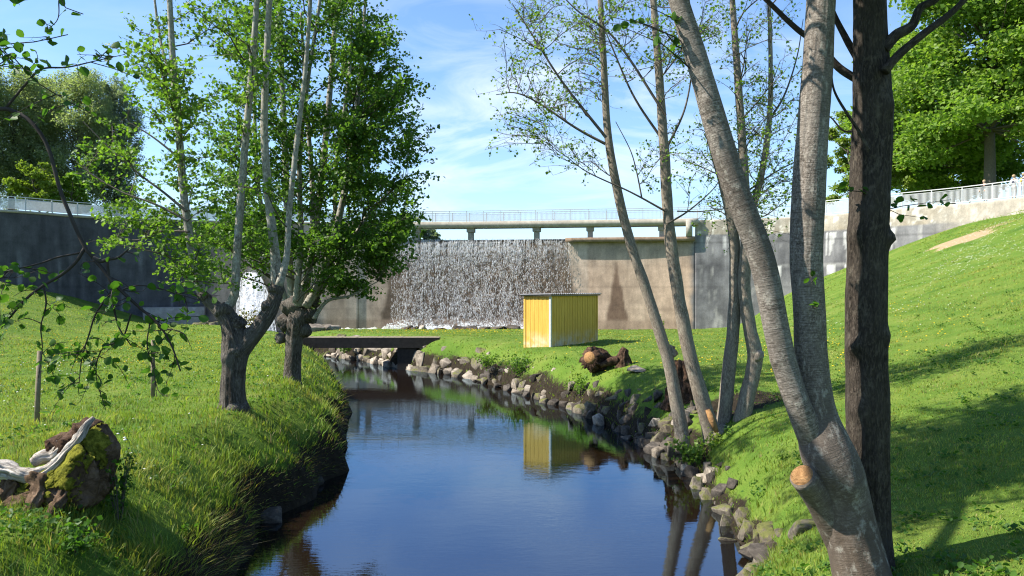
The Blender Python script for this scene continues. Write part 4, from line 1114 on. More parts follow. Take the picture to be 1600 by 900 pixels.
# --- the clump of four slender stems on the right bank
def tree_c():
    rng = np.random.default_rng(3); D = 17.5
    b = at(1110, 690, D); b[2] = float(ground_z(b[0], b[1]))
    t = thing('multi_stem_tree', 'clump of four slender leaning stems with sparse new leaves on the right bank', 'tree', b)
    S = [stem([(1068, 706), (1064, 670), (1055, 620), (1043, 560), (1012, 460), (985, 380), (962, 285), (949, 200), (943, 90), (938, 0), (928, -170)], [.19, .16, .145, .135, .12, .11, .10, .085, .07, .06, .03], D, 110),
         stem([(1118, 712, .1), (1112, 680, .1), (1100, 635), (1079, 560), (1059, 455), (1045, 350), (1038, 240), (1030, 120), (1021, 0), (1010, -170)], [.26, .21, .17, .155, .14, .125, .11, .09, .07, .03], D-.1, 110),
         stem([(1126, 710), (1130, 670), (1137, 600), (1146, 510), (1149, 430), (1145, 360), (1128, 285), (1108, 215), (1088, 120), (1075, 0), (1062, -150)], [.22, .17, .155, .145, .135, .12, .08, .065, .055, .045, .02], D+.35, 110),
         stem([(1150, 712), (1156, 670), (1168, 615), (1180, 560), (1172, 515), (1163, 450), (1166, 370), (1162, 260), (1152, 110), (1143, -20), (1134, -170)], [.27, .20, .175, .165, .15, .14, .125, .10, .08, .06, .03], D+.1, 110)]
    q5 = stem([(1166, 360), (1188, 280), (1202, 190), (1204, 90), (1199, -60)], [.09, .075, .06, .05, .03], D+.2, 60)
    for i, s in enumerate(S):
        q = Tubes(); q.add(*s, 22, .13, 4, 2.2, 60+i, .04)
        if i == 3: q.add(*q5, 14, .1, 4, 3, 66, .03)
        if i == 0: q.blob(at(1052, 552, D), .10, .4, 2); q.add(np.stack([at(1044, 556, D), at(1049, 545, D), at(1051, 540, D)]), [.09, .075, .07], 12, .1)
        if i == 1: q.blob(at(1122, 678, D-.05), .22, .5, 5); q.blob(at(1092, 612, D-.1), .13, .5, 6)
        if i == 3: q.blob(at(1150, 690, D+.1), .25, .45, 7); q.blob(at(1184, 556, D), .14, .35, 8)
        q.obj('stem', M['bark_clump'], t, b)
    q = Tubes(); q.add(np.stack([at(1106, 640, D-.27), at(1112, 655, D-.3), at(1120, 676, D-.34)]), [.05, .075, .05], 12, .3, 4, 3, 3); q.obj('torn_wood', M['cut_wood'], t, b)
    stems = S + [q5]; br = Tubes()
    for pts, r, dd in (([(946, 225), (900, 200), (840, 160), (805, 145), (775, 148)], .035, -.4), ([(947, 215), (880, 130), (835, 60), (800, 5)], .035, -.8), ([(1040, 330), (985, 300), (920, 270), (885, 245)], .026, -.3), ([(1042, 350), (1075, 330), (1110, 300), (1130, 275)], .026, -.5),
                     ([(1036, 220), (990, 150), (955, 70), (930, 10)], .034, .5), ([(1040, 235), (1070, 170), (1085, 90), (1100, 10)], .03, .4), ([(1040, 180), (960, 60), (900, 15), (850, -40)], .032, -.9), ([(1058, 330), (1100, 330), (1160, 320), (1190, 300)], .016, -.7), ([(1003, 310), (995, 270), (985, 235), (962, 190)], .018, -.5),
                     ([(1200, 190), (1225, 150), (1245, 90), (1255, 30)], .03, .3), ([(1166, 300), (1210, 270), (1250, 250), (1280, 245)], .026, .2)):
        s = stem(pts, np.linspace(r, .008, len(pts)), D+dd, 36); br.add(*s, 6, seed=int(pts[0][0]), cap=False); stems.append(s)
    tg = sites(rng, [(865, 80, 95, 85, 34), (825, 190, 55, 60, 12), (985, 50, 85, 70, 20), (950, -120, 190, 100, 30), (1100, 60, 70, 80, 16), (1205, 120, 60, 110, 24), (1085, 230, 50, 50, 9), (1180, 220, 40, 50, 8), (895, 250, 25, 25, 3), (930, 320, 30, 25, 0), (1010, 260, 30, 30, 2), (1215, 290, 35, 60, 12), (1160, 290, 30, 30, 5), (1160, -110, 130, 100, 18), (1110, 330, 50, 25, 3), (1190, 330, 20, 40, 3)], D, 1.6)
    L = grow(rng, br, stems, tg, 9, .75, 11, .035, .75, twr=.0075, cluster=True, minh=at(0, 360, D)[2])
    br.obj('branches', M['twig'], t, b); leaves_mesh('crown', L, .072, M['leaf_fresh'], t, rng, b)
tree_c()
# --- silver barked twin stem and dark stem in the right foreground
def tree_d():
    rng = np.random.default_rng(4); D = 7.0
    b = at(1335, 900, D); b[2] = float(ground_z(b[0], b[1])) - .05
    t = thing('silver_tree', 'silver barked tree forking into two smooth stems, with a sawn branch stub, in the foreground', 'tree', b)
    S1 = stem([(1378, 1060), (1364, 980), (1346, 895), (1325, 811), (1306, 740), (1289, 695), (1277, 640), (1268, 560), (1264, 480), (1260, 400), (1264, 300), (1270, 200), (1278, 100), (1283, 0), (1292, -150), (1302, -420), (1310, -640)],
              [.34, .28, .245, .228, .232, .215, .158, .138, .138, .145, .143, .136, .13, .122, .12, .08, .04], D, 200)
    S2 = stem([(1312, 765, .16), (1276, 695, .08), (1250, 640), (1229, 580), (1214, 520), (1190, 405), (1151, 300), (1120, 200), (1091, 100), (1060, 0), (1026, -120), (985, -330), (960, -520)],
              [.15, .14, .113, .108, .112, .115, .112, .108, .098, .085, .08, .06, .03], D-.10, 170)
    q = Tubes(); q.add(*S1, 96, .075, 6, 2.2, 80, .02, bumps=[(at(1312, 742, D-.25), .20, .05), (at(1276, 705, D-.2), .2, .04), (at(1330, 760, D-.2), .10, .035), (at(1255, 402, D-.15), .05, .015), (at(1275, 352, D-.15), .05, .012)]); q.obj('trunk', M['bark_birch'], t, b)
    q = Tubes(); q.add(*S2, 56, .05, 4, 1.5, 81, .01, z0=2.2, bumps=[(at(1206, 565, D-.15), .06, .02), (at(1165, 345, D-.15), .05, .015), (at(1105, 160, D-.2), .06, .015)]); q.obj('stem', M['bark_birch'], t, b)
    ax_ = cr([at(1352, 930, D+.12), at(1318, 850, D+.05), at(1283, 783, D-.04), at(1253, 743, D-.18)], 24)
    q = Tubes(); q.add(ax_, np.linspace(.185, .112, 24), 40, .06, 4, 2, 82, .012, z0=.7); stub = q.obj('branch_stub', M['bark_birch'], t, b)
    nrm_ = ax_[-1]-ax_[-3]; nrm_ /= np.linalg.norm(nrm_); a1 = ax_[-1]
    q = Tubes(); q.add(np.stack([a1-nrm_*.02, a1+nrm_*.008]), [.108, .104], 36, .05, 4, 2, 82); o_ = q.obj('sawn_face', M['cut_wood'], stub, b)
    br = Tubes(); stems = [S1, S2]
    tg = sites(rng, [(1180, -330, 260, 200, 26), (1290, -520, 200, 160, 16), (960, -330, 120, 120, 8)], D, 1.9)
    L = grow(rng, br, stems, tg, 8, .6, 11, .06, .8, minh=at(0, -60, D)[2])
    for st, pp in ((S2, [(985, 30, -.2), (972, 45, -.3), (1004, 6, -.2), (958, 25, -.1)]), (S1, [(1272, 436, -.25), (1283, 478, -.25)])):
        for q_ in pp:
            br2 = Tubes(); L = np.vstack([L, grow(rng, br2, [st], np.array([at(q_[0], q_[1], D+q_[2])]), 3, .10, 3, .012, .5, twr=.003)]); br2.obj('twig', M['twig_dark'], t, b)
    br.obj('branches', M['twig_dark'], t, b); leaves_mesh('crown', L, .075, M['leaf_near'], t, rng, b, LEAF8)
    # dark stem
    b2 = at(1366, 900, 7.35); b2[2] = float(ground_z(b2[0], b2[1])) - .05
    t2 = thing('dark_tree', 'straight dark rough barked trunk with knots close behind the silver tree', 'tree', b2)
    S3 = stem([(1372, 1030), (1368, 960), (1364, 900), (1358, 800), (1355, 700), (1354, 560), (1355, 440), (1360, 300), (1363, 170), (1359, 40), (1356, -90), (1350, -350), (1345, -600)],
              [.25, .215, .19, .18, .185, .185, .18, .17, .165, .145, .13, .09, .04], 7.35, 200)
    kn = [((1333, 543), .075, .075), ((1384, 372), .06, .085), ((1336, 365), .13, .04), ((1382, 165), .10, .04), ((1342, 130), .10, .035), ((1378, 525), .08, .04), ((1352, 330), .08, .03), ((1352, 470), .05, .03), ((1345, 640), .1, .03)]
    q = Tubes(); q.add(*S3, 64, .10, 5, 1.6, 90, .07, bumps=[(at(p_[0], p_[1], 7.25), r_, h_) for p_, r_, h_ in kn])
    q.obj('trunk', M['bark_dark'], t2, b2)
    br = Tubes(); ss = [S3]
    for pts, r, dd in (([(1380, 78), (1400, 55), (1425, 40), (1438, 12), (1465, -4), (1500, -60)], .055, -.1), ([(1382, 112), (1402, 88), (1440, 55), (1480, 25), (1512, -6), (1580, -90)], .045, -.2), ([(1345, 128), (1310, 105), (1280, 70), (1245, 45), (1200, 2), (1150, -50)], .042, .35), ([(1345, 100), (1322, 60), (1300, 15), (1285, -40)], .04, .3),
                       ([(1358, 236), (1342, 205), (1322, 175), (1303, 140), (1298, 100)], .018, -.25), ([(1350, 200), (1320, 205), (1300, 185), (1290, 178)], .012, .4)):
        s = stem(pts, np.linspace(r, r*.45, len(pts)), 7.35+dd, 40); br.add(*s, 10, .1, 4, 4, int(pts[0][1])); ss.append(s)
    tg = sites(rng, [(1450, -260, 230, 160, 30), (1360, -500, 240, 160, 22), (1620, -160, 100, 110, 12)], 7.35, 2.0)
    L = grow(rng, br, ss, tg, 8, .6, 12, .06, .7, minh=at(0, -40, 7.35)[2])
    tw = []
    for px, py in ((1395, 325), (1405, 338), (1420, 330), (1440, 338), (1455, 318), (1470, 312), (1483, 313), (1425, 312), (1400, 310), (1320, 298), (1310, 296), (1330, 300), (1345, 296)):
        tw.append(at(px, py, 7.2) + rng.normal(0, .012, (2, 3)))
    br.add(np.stack([at(1375, 330, 7.3), at(1410, 322, 7.2), at(1485, 312, 7.2)]), [.005, .004, .002], 4, cap=False)
    br.add(np.stack([at(1378, 322, 7.3), at(1405, 335, 7.2), at(1440, 340, 7.2)]), [.005, .004, .002], 4, cap=False)
    br.add(np.stack([at(1350, 300, 7.2), at(1330, 298, 7.1), at(1305, 295, 7.1)]), [.005, .004, .002], 4, cap=False)
    L = np.vstack([L] + tw)
    br.obj('branches', M['bark_dark'], t2, b2); leaves_mesh('crown', L, .075, M['leaf_near'], t2, rng, b2, LEAF8)
tree_d()
# --- the tree just outside the frame whose bough hangs into the picture
def tree_e():
    rng = np.random.default_rng(6); D = 3.3
    b = np.array([-4.6, 3.0, 0]); b[2] = float(ground_z(b[0], b[1])) - .05
    t = thing('overhanging_tree', 'dark bough with round leaves hanging down across the left edge', 'tree', b)
    T = cr([(-4.6, 3.0, b[2]-.2), (-4.55, 3.0, 3), (-4.5, 3.05, 5.0), (-4.3, 4.0, 8.0), (-3.7, 6.4, 9.6), (-2.9, 8.2, 10.4), (-1.6, 10.2, 11.2)], 60)
    q = Tubes(); q.add(T, np.linspace(.19, .05, 60), 24, .12, 4, 2, 95, .05); q.obj('trunk', M['bark_dark'], t, b)
    br = Tubes(); ss = []; L = []
    root = np.array([-4.5, 3.05, 4.9])
    def limb(pts, r0, r1, dd=0.0, pre=None, n=40):
        P = [at(p[0], p[1], D + dd + (p[2] if len(p) > 2 else 0)) for p in pts]
        if pre is not None: P = [pre] + P
        P = cr(P, n); br.add(P, np.linspace(r0, r1, n), 8, .10, 4, 6, rng.integers(0, 99)); ss.append((P, np.linspace(r0, r1, n))); return P
    limb([(-120, 170), (0, 170), (22, 174), (50, 192), (75, 230), (92, 290), (105, 325), (132, 385), (147, 404)], .0125, .008, 0, root, 70)
    A = [limb([(146, 403), (158, 408), (169, 405), (185, 402), (202, 388)], .010, .003), limb([(167, 406), (170, 430), (174, 449), (178, 480), (186, 512), (205, 540)], .007, .0025),
         limb([(147, 404), (164, 425), (181, 446), (215, 478), (247, 506), (268, 540), (282, 580)], .009, .003), limb([(132, 388), (118, 410), (95, 430), (68, 446), (40, 468), (5, 508), (-40, 560)], .008, .003),
         limb([(68, 447), (72, 475), (64, 510), (66, 545), (60, 590)], .004, .0015), limb([(125, 395), (90, 402), (60, 412), (0, 426), (-60, 436)], .0045, .002),
         limb([(174, 455), (150, 490), (140, 520), (128, 560), (122, 615)], .005, .0015), limb([(186, 455), (215, 446), (255, 452), (300, 466), (318, 472)], .0035, .0012, .1),
         limb([(205, 490), (190, 530), (160, 545), (150, 585), (165, 640)], .004, .0015), limb([(235, 500), (230, 540), (240, 580), (245, 620)], .0035, .0012), limb([(250, 512), (285, 520), (300, 545)], .003, .0012)]
    B = [limb([(-80, 85), (0, 70), (50, 66), (80, 60), (106, 54)], .008, .002, 0, root + [0, 0, 1.1]), limb([(10, 168), (40, 132), (65, 108), (105, 105), (150, 95), (195, 85)], .006, .0015), limb([(-60, 90), (0, 75), (30, 100), (60, 130), (110, 160), (140, 176)], .006, .002, -.1, root + [0, 0, .8]), limb([(-60, -30), (20, -40), (80, -25), (100, 10), (130, 22)], .006, .002, 0, root + [0, 0, 1.6]), limb([(92, 0), (90, 30), (70, 50)], .003, .001, .1)]
    # side twigs with alternate leaves on short stalks
    def leafy_twig(P, f0, gap):
        l = np.linalg.norm(np.diff(P, axis=0), axis=1); s_ = np.concatenate([[0], np.cumsum(l)]); q = s_[-1]*f0; side = 1
        while q < s_[-1]:
            p = np.array([np.interp(q, s_, P[:, k]) for k in range(3)])
            if p[0] > -3.4:
                d = np.array([rng.normal(0, .012) + side*.012, rng.normal(0, .014), rng.normal(.002, .012)])
                br.add(np.stack([p, p+d*.5, p+d]), [.0011, .0009, .0008], 3, cap=False); L.append(p + d)
            side = -side; q += gap*rng.uniform(.5, 1.5)
    for P, k in [(p, 1) for p in A] + [(p, 0) for p in B]:
        ln = np.linalg.norm(np.diff(P, axis=0), axis=1).sum(); leafy_twig(P, .45, .05)
        for _ in range(int(ln*(15 if k else 9))):
            i = int(rng.uniform(.12 if k else .45, 1)*(len(P)-1)); p0 = P[i]
            if p0[0] < -3.2: continue
            tl = rng.uniform(.06, .26); dd = rng.normal(0, 1, 3)*[1, 1, .6] + [0, 0, -.35 if k else .0]; dd /= np.linalg.norm(dd)
            Q = cr([p0, p0+dd*tl*.5+rng.normal(0, .012, 3), p0+dd*tl+[0, 0, -.02]], 8); br.add(Q, np.linspace(.0022, .0009, 8), 4, cap=False); leafy_twig(Q, .2, .033)
    tg = np.column_stack([rng.uniform(-4.8, 1.2, 560), rng.uniform(5.5, 13, 560), rng.uniform(8, 12.5, 560)]); tg = tg[(tg[:, 2] > 5.3 + .375*tg[:, 1]) & ((tg[:, 1] > 8.1) | (rng.uniform(0, 1, 560) < .02))]  # unseen crown above the frame, added to dapple the right lawn with shade
    0 and np.vstack([tg, np.column_stack([rng.uniform(-6.5, -4, 14), rng.uniform(2, 5, 14), rng.uniform(7.5, 11, 14)])])
    L_shade = grow(rng, br, [(T, np.linspace(.19, .05, 60))], tg, 9, .6, 16, .08, .8, minh=10.2)
    L_shade = L_shade[(L_shade[:, 1] < 5.25) | (L_shade[:, 1] > 6.75) | (rng.uniform(0, 1, len(L_shade)) < .07)]  # gap cut in the added crown so sun reaches the silver trunk
    br.obj('branches', M['twig_dark'], t, b)
    leaves_mesh('leaves', np.array(L), .040, M['leaf_near'], t, rng, b, LEAF8, .5); leaves_mesh('crown', L_shade, .095, M['leaf_near'], t, rng, b)
tree_e()

# ------------------------------------------------------------------ trees behind the dam
def bg_tree(name, label, px, D, base_py, top_py, rx, n, lsz, mat, seed, group, low=.12, shape='dome', lobes=26, flat=.6, dens=2.2):
    rng = np.random.default_rng(seed); b = at(px, base_py, D); h = (base_py-top_py)*D/FPX
    t = thing(name, label, 'tree', b, 0, group)
    tb = Tubes(); tr = cr([(0, 0, -.6), (.1*rng.normal(), 0, h*.3), (.25*rng.normal(), 0, h*.6), (.3*rng.normal(), 0, h*.93)], 30); rr = np.interp(np.linspace(0, 1, 30), [0, .05, .5, 1], [h*.026, h*.021, h*.013, .04])
    tb.add(tr, rr, 12, .1, 4, 1, seed)
    C, rad = [], []
    for i in range(lobes):
        f = low + (1-low)*((i+.5)/lobes)**.9; f = min(.97, f + rng.normal(0, .03))
        w = {'dome': math.sqrt(max(.05, 1-(abs(f-.42)/.60)**2.2)), 'oval': math.sqrt(max(.06, 1-((f-.5)/.53)**2)), 'column': .75*math.sqrt(max(.1, 1-((f-.45)/.58)**2))}[shape]
        a = i*2.39996 + rng.normal(0, .4); rho = rx*w*rng.uniform(.35, .88)
        C.append((rho*math.cos(a), rho*math.sin(a), h*f)); rad.append(rx*rng.uniform(.26, .42)*(.55+.45*w))
    P = []
    per = np.array(rad)**2; n = int(n*1.7); lsz *= 1.08; per = (per/per.sum()*n).astype(int)
    for c, r, k in zip(C, rad, per):
        s = tr[int(np.clip((c[2]/h - .16)*30, 8, 28))]; c = np.array(c)
        tb.add(cr([s, s*.5+c*.5+[0, 0, -.05*h*.3], c], 8), np.linspace(max(.05, h*.006), .03, 8), 5, cap=False)
        # uneven sprays, several flat fans per lobe
        m = max(3, int(k/90)); 
        for _ in range(m):
            d = rng.normal(size=3); d /= np.linalg.norm(d); d[2] = d[2]*flat + .12
            f0 = c + d*r*rng.uniform(.35, 1.05); kk = max(4, k//m)
            P.append(f0 + rng.normal(size=(kk, 3))*np.array([r*.24, r*.24, r*(.11 if flat < .9 else .24)]))
    tb.obj('trunk', M['trunk_far'], t); leaves_mesh('crown', np.vstack(P), lsz, mat, t, rng, (0, 0, 0), LEAF4, 1.0)
    return t
GL, GRR = 'trees behind the left wing of the dam', 'trees behind the right wing of the dam'
bg_tree('broadleaf_tree', 'huge bright green broad tree with a dark trunk behind the right wing railing', 1547, 71, 300, -110, 9.6, 46000, .38, M['leaf_big'], 11, GRR, .13, 'dome', 64, .45)
bg_tree('broadleaf_tree', 'mid green bushy tree left of the huge tree, behind the dark trunk', 1440, 84, 318, 55, 7.4, 24000, .40, M['leaf_big'], 12, GRR, .03, 'dome', 40)
bg_tree('broadleaf_tree', 'yellow green light tree showing between the silver stems and the dark trunk', 1335, 92, 332, 175, 4.6, 7000, .34, M['leaf_yellowish'], 13, GRR, .08, 'oval', 20)
bg_tree('broadleaf_tree', 'thin yellow green young tree behind the right wing railing near the silver stem', 1385, 80, 318, 190, 3.4, 4500, .32, M['leaf_yellowish'], 14, GRR, .05, 'oval', 16)
bg_tree('broadleaf_tree', 'green tree at the right edge behind the huge tree', 1670, 82, 300, -20, 8.5, 16000, .42, M['leaf_big'], 15, GRR, .08, 'dome', 30)
bg_tree('broadleaf_tree', 'low green thicket tree below the huge crown', 1490, 92, 312, 195, 6.0, 15000, .38, M['leaf_big'], 16, GRR, .0, 'dome', 30)
bg_tree('woodland_tree', 'tall grey green tree with a dark straight trunk at the left edge behind the dam', 18, 92, 322, 120, 5.2, 34000, .20, M['leaf_hazy'], 21, GL, .04, 'oval', 70, 1)
bg_tree('woodland_tree', 'grey green tree second from the left edge behind the dam', 62, 98, 322, 128, 4.6, 30000, .20, M['leaf_hazy'], 22, GL, .03, 'column', 70, 1)
bg_tree('woodland_tree', 'airy grey green tree with visible limbs in the middle of the left grove', 122, 94, 326, 118, 5.2, 34000, .20, M['leaf_hazy'], 23, GL, .04, 'oval', 70, 1)
bg_tree('weeping_birch', 'bluish drooping birch closing the left grove on its right side', 180, 98, 330, 135, 4.2, 30000, .19, M['leaf_blue'], 24, GL, .02, 'column', 70, 1.3)
bg_tree('woodland_tree', 'tall grey green tree beyond the left edge of the grove', -50, 88, 318, 100, 6.0, 22000, .22, M['leaf_hazy'], 25, GL, .05, 'oval', 50, 1)
bg_tree('shrub_tree', 'pale green rounded bush tree in front of the left grove above the railing', 62, 84, 325, 258, 3.0, 4200, .28, M['leaf_yellowish'], 26, GL, .02, 'dome', 14)
bg_tree('shrub_tree', 'small pale green bush tree right of the rounded one above the railing', 110, 86, 328, 275, 2.4, 3000, .28, M['leaf_alder'], 27, GL, .02, 'dome', 12)
bg_tree('far_tree', 'far dark tree on the reservoir shore under the walkway, leftmost', 600, 225, 378, 357, 5.0, 2500, .6, M['leaf_blue'], 28, 'trees on the far reservoir shore', .02, 'dome', 10)
bg_tree('far_tree', 'far dark tree on the reservoir shore under the walkway, middle one', 640, 225, 378, 356, 5.0, 2500, .6, M['leaf_dense'], 29, 'trees on the far reservoir shore', .02, 'dome', 10)
bg_tree('far_tree', 'far dark tree on the reservoir shore under the walkway, right beside open sky', 674, 225, 378, 360, 3.6, 2000, .6, M['leaf_blue'], 30, 'trees on the far reservoir shore', .02, 'dome', 10)

# ------------------------------------------------------------------ small plants
def plant(name, label, cat, px, py, D, w, h, n, sz, mat, seed, z=None, stems=9, tmpl=LEAF4):
    rng = np.random.default_rng(seed); b = at(px, py, D); b[2] = float(ground_z(b[0], b[1])) if z is None else z
    t = thing(name, label, cat, b); tb = Tubes(); L = []
    for _ in range(stems):
        a = rng.uniform(0, 6.28); e = np.array([w*.5*math.cos(a)*rng.uniform(.2, 1), w*.5*math.sin(a)*rng.uniform(.2, 1), h*rng.uniform(.5, 1)])
        P = cr([(e[0]*.15, e[1]*.15, -.05), e*[.5, .5, .6], e], 8); tb.add(P, np.linspace(.008, .002, 8), 4, cap=False)
        u = rng.uniform(.25, 1, n//stems); L.append(np.stack([np.interp(u, np.linspace(0, 1, 8), P[:, k]) for k in range(3)], 1) + rng.normal(0, w*.07, (n//stems, 3)))
    tb.obj('stems', M['twig'], t); leaves_mesh('leaves', np.vstack(L), sz, mat, t, rng, (0, 0, 0), tmpl, .6); return t
plant('leafy_shrub', 'leafy green shrub at the water under the four slender stems', 'shrub', 1088, 722, 17.1, 1.15, .55, 560, .085, M['leaf_fresh'], 1, .18, 16)
plant('leafy_shrub', 'small yellow green plant growing between the feet of the slender stems', 'shrub', 1128, 706, 17.0, .8, .5, 300, .075, M['leaf_yellowish'], 2, .45, 12)
plant('leafy_shrub', 'thin leafy shrub growing against the right side of the big mossy stump', 'shrub', 186, 770, 9.3, .55, .95, 330, .05, M['leaf_near'], 3, None, 14)
plant('leafy_shrub', 'rust coloured dry bush behind the second pollard trunk', 'bush', 398, 548, 47, 2.6, 1.3, 700, .13, M['leaf_rust'], 4, None, 24)
plant('leafy_shrub', 'dark leafy bush spilling over the right bank below the shed', 'bush', 815, 590, 30.6, 1.9, .75, 700, .10, M['leaf_dense'], 5, .7, 22)
plant('leafy_shrub', 'low green bush on the stones left of the shed', 'bush', 762, 585, 32.5, 1.3, .6, 380, .10, M['leaf_alder'], 6, .75, 16)
plant('leafy_shrub', 'young weed growing against the brown dam foot', 'plant', 1032, 508, 68, 1.0, 1.6, 120, .16, M['leaf_fresh'], 7, None, 6)
plant('leafy_shrub', 'small bush hugging the laid stones below the footbridge', 'bush', 542, 556, 43.5, 1.3, .6, 300, .13, M['leaf_fresh'], 8, .5, 12)
plant('leafy_shrub', 'broad leaved weeds in the shaded grass below the big stump', 'plant', 120, 860, 8.0, .9, .25, 260, .07, M['leaf_near'], 9, None, 14)
plant('leafy_shrub', 'leafy plant hanging on the stones below the sawn log', 'bush', 905, 600, 26.0, 1.2, .5, 300, .09, M['leaf_alder'], 10, .6, 12)

# ------------------------------------------------------------------ grass
def mat_grass():
    t = NT('grass_blades'); a = t.n('Attribute', attribute_name='tint').outputs['Color']
    p = t.pbr(a, .55, spec=.25)
    tr = t.n('BsdfTranslucent'); t.l(t.mix(1.0, a, (1.3, 1.35, .6), 'MULTIPLY'), tr.inputs['Color'])
    m = t.n('MixShader'); m.inputs[0].default_value = .4; t.l(p, m.inputs[1]); t.l(tr.outputs[0], m.inputs[2])
    M['grass'] = t.done(m.outputs[0])
mat_grass()
def blades(name, P, hgt, wid, rng, lean=None, base=None, upk=1.0):
    n = len(P); a = rng.uniform(0, 2*math.pi, n); W = np.stack([np.cos(a), np.sin(a), 0*a], 1)
    l = rng.normal(0, .35, (n, 2)) if lean is None else rng.normal(0, .3, (n, 2)) + lean
    U = np.column_stack([l*hgt[:, None], np.zeros(n)]); up = np.column_stack([np.zeros((n, 2)), hgt*upk])
    V = np.stack([P - W*wid[:, None], P + W*wid[:, None], P + U*.35 + up*.55 + W*wid[:, None]*.75, P + U*.35 + up*.55 - W*wid[:, None]*.75, P + U + np.where(up > 0, up*.92, up*1.3)], 1)
    k = np.arange(n)[:, None]*5
    F4 = (k + np.array([[0, 1, 2, 3]])); F3 = (k + np.array([[3, 2, 4]]))
    col = base*rng.uniform(.65, 1.3, (n, 1)); col = col*np.column_stack([rng.uniform(.8, 1.3, n), np.ones(n), rng.uniform(.7, 1.3, n)])
    straw = rng.uniform(0, 1, n) < .07; col[straw] = np.array([.30, .26, .11])*rng.uniform(.6, 1.1, (straw.sum(), 1))
    C = np.repeat(np.column_stack([col, np.ones(n)]), 5, 0)
    return raw_mesh(name, V.reshape(-1, 3), [F4, F3], M['grass'], None, False, {'tint': C})
def grass():
    rng = np.random.default_rng(8); N = 560000
    D = 5.6*(66/5.6)**(rng.uniform(0, 1, N)**.92); px = rng.uniform(-750, 2150, N)
    X = (px-800)/FPX*D; Y = D; dl, dr = xl(Y)-X, X-xr(Y)
    d = np.maximum(dl, dr); left = dl > 0
    keep = (d > np.where(left, .05, .02)) & (dirt_mask(X, Y) < .35 + .5*rng.uniform(0, 1, N)**3)
    # thin out over the stones and the bare earth
    stony = (~left) & (dr < np.interp(Y, [8, 17, 26, 30, 46], [.9, 1.5, 1.15, .9, .9]) + .35*fbm(X*1.6, Y*1.6, 0, 91)) & (Y > 8)
    keep &= ~(stony & (rng.uniform(0, 1, N) > np.where(Y < 17, .75, np.where(Y < 26, .45, .6))))
    worn = np.exp(-(((X-5.4)/1.2)**2 + ((Y-18.4)/1.1)**2)); keep &= rng.uniform(0, 1, N) > worn*.85
    c, s_ = math.cos(-shed.rotation_euler.z), math.sin(-shed.rotation_euler.z)
    lx = (X-cn[0])*c - (Y-cn[1])*s_; ly = (X-cn[0])*s_ + (Y-cn[1])*c
    keep &= ~((lx > -.05) & (lx < LX+.05) & (ly > -.05) & (ly < LY+.05))
    # not beyond the face of the dam
    dm = np.interp(px, DPX, np.hypot(DAM[:, 0], DAM[:, 1])); keep &= np.hypot(X, Y) < dm - .4
    X, Y, dl, dr, d, left = [q[keep] for q in (X, Y, dl, dr, d, left)]; n = len(X)
    Z = ground_z(X, Y) - .02; keep = Z > .02; X, Y, Z, dl, dr, d, left = [q[keep] for q in (X, Y, Z, dl, dr, d, left)]; n = len(X)
    f1 = fbm(X*.5, Y*.5, 0, 92); f2 = fbm(X*1.7, Y*1.7, 0, 93)
    lush = np.where(left, np.exp(-(np.clip(d-.3, 0, None)/1.7)**2)*(Y < 34), np.exp(-(d/1.2)**2)*.45)
    lush = np.maximum(lush, np.where(left, .55*sstep(-9.5, -6.5, X)*sstep(19, 15, Y), 0))
    f3 = vnoise(X*3.6, Y*3.6, 0, 94); tuft = np.clip(f3*1.3+.1, 0, 1)
    h = (.065 + .035*f1 + .05*np.clip(f2, 0, 1) + lush*(.055 + .08*f2 + .12*tuft))*rng.uniform(.5, 1.35, n)
    h = np.where(left, h + (.07 + .06*f3)*np.exp(-((d-.3)/.28)**2)*(Y < 36)*rng.uniform(.4, 1.2, n), h*np.where(lush > .1, 1, .8)); h = np.clip(h, .03, .6)
    w = .0036*(1 + np.clip(Y-7, 0, None)/7.5)*rng.uniform(.7, 1.3, n)
    lean = np.zeros((n, 2)); lean[:, 0] = np.where(left, .45, -.35)*np.exp(-(d/.42)**2) + np.where(left, .45, .35)*vnoise(X*3.1, Y*3.1, 0, 95); lean[:, 1] = .35*vnoise(X*2.1, Y*2.1, 0, 96)
    g1 = np.array([.165, .265, .035]); g2 = np.array([.265, .32, .065]); g3 = np.array([.07, .15, .016])
    pat = fbm(X*.9+9, Y*.9, 0, 97); w = w*np.where(rng.uniform(0, 1, n) < .07, 2.6, 1)
    k = np.clip(.5 + .8*f1, 0, 1)[:, None]; base = g1*(1-k) + g2*k; kk = np.clip(lush*.8 - .2*f2, 0, 1)[:, None]; base = base*(1-kk*.6) + (.5*g1+.5*g3)*kk*.6
    dryk = (.45*sstep(.12, .5, pat))[:, None]; base = base*(1-dryk) + np.array([.25, .26, .07])*dryk; dk = (.35*sstep(-.1, -.45, pat))[:, None]; base = base*(1-dk) + np.array([.055, .13, .018])*dk
    P = np.column_stack([X, Y, Z])
    upk = np.where(left & (Y < 36), 1 - 1.25*np.exp(-(d/.30)**2)*rng.uniform(.2, 1.1, n), 1.0); hang = (left & (d < .34) & (rng.uniform(0, 1, n) < .4))[:, None]; base = np.where(hang, np.array([.16, .13, .06]), base)
    lean[:, 0] += np.where(left, .5*np.exp(-(d/.3)**2), 0)
    for nm, m in (('meadow_grass', left), ('lawn_grass', ~left)):
        o = blades(nm, P[m], h[m], w[m], rng, lean[m], base[m], upk[m]); tag(o, kind='stuff')
grass()
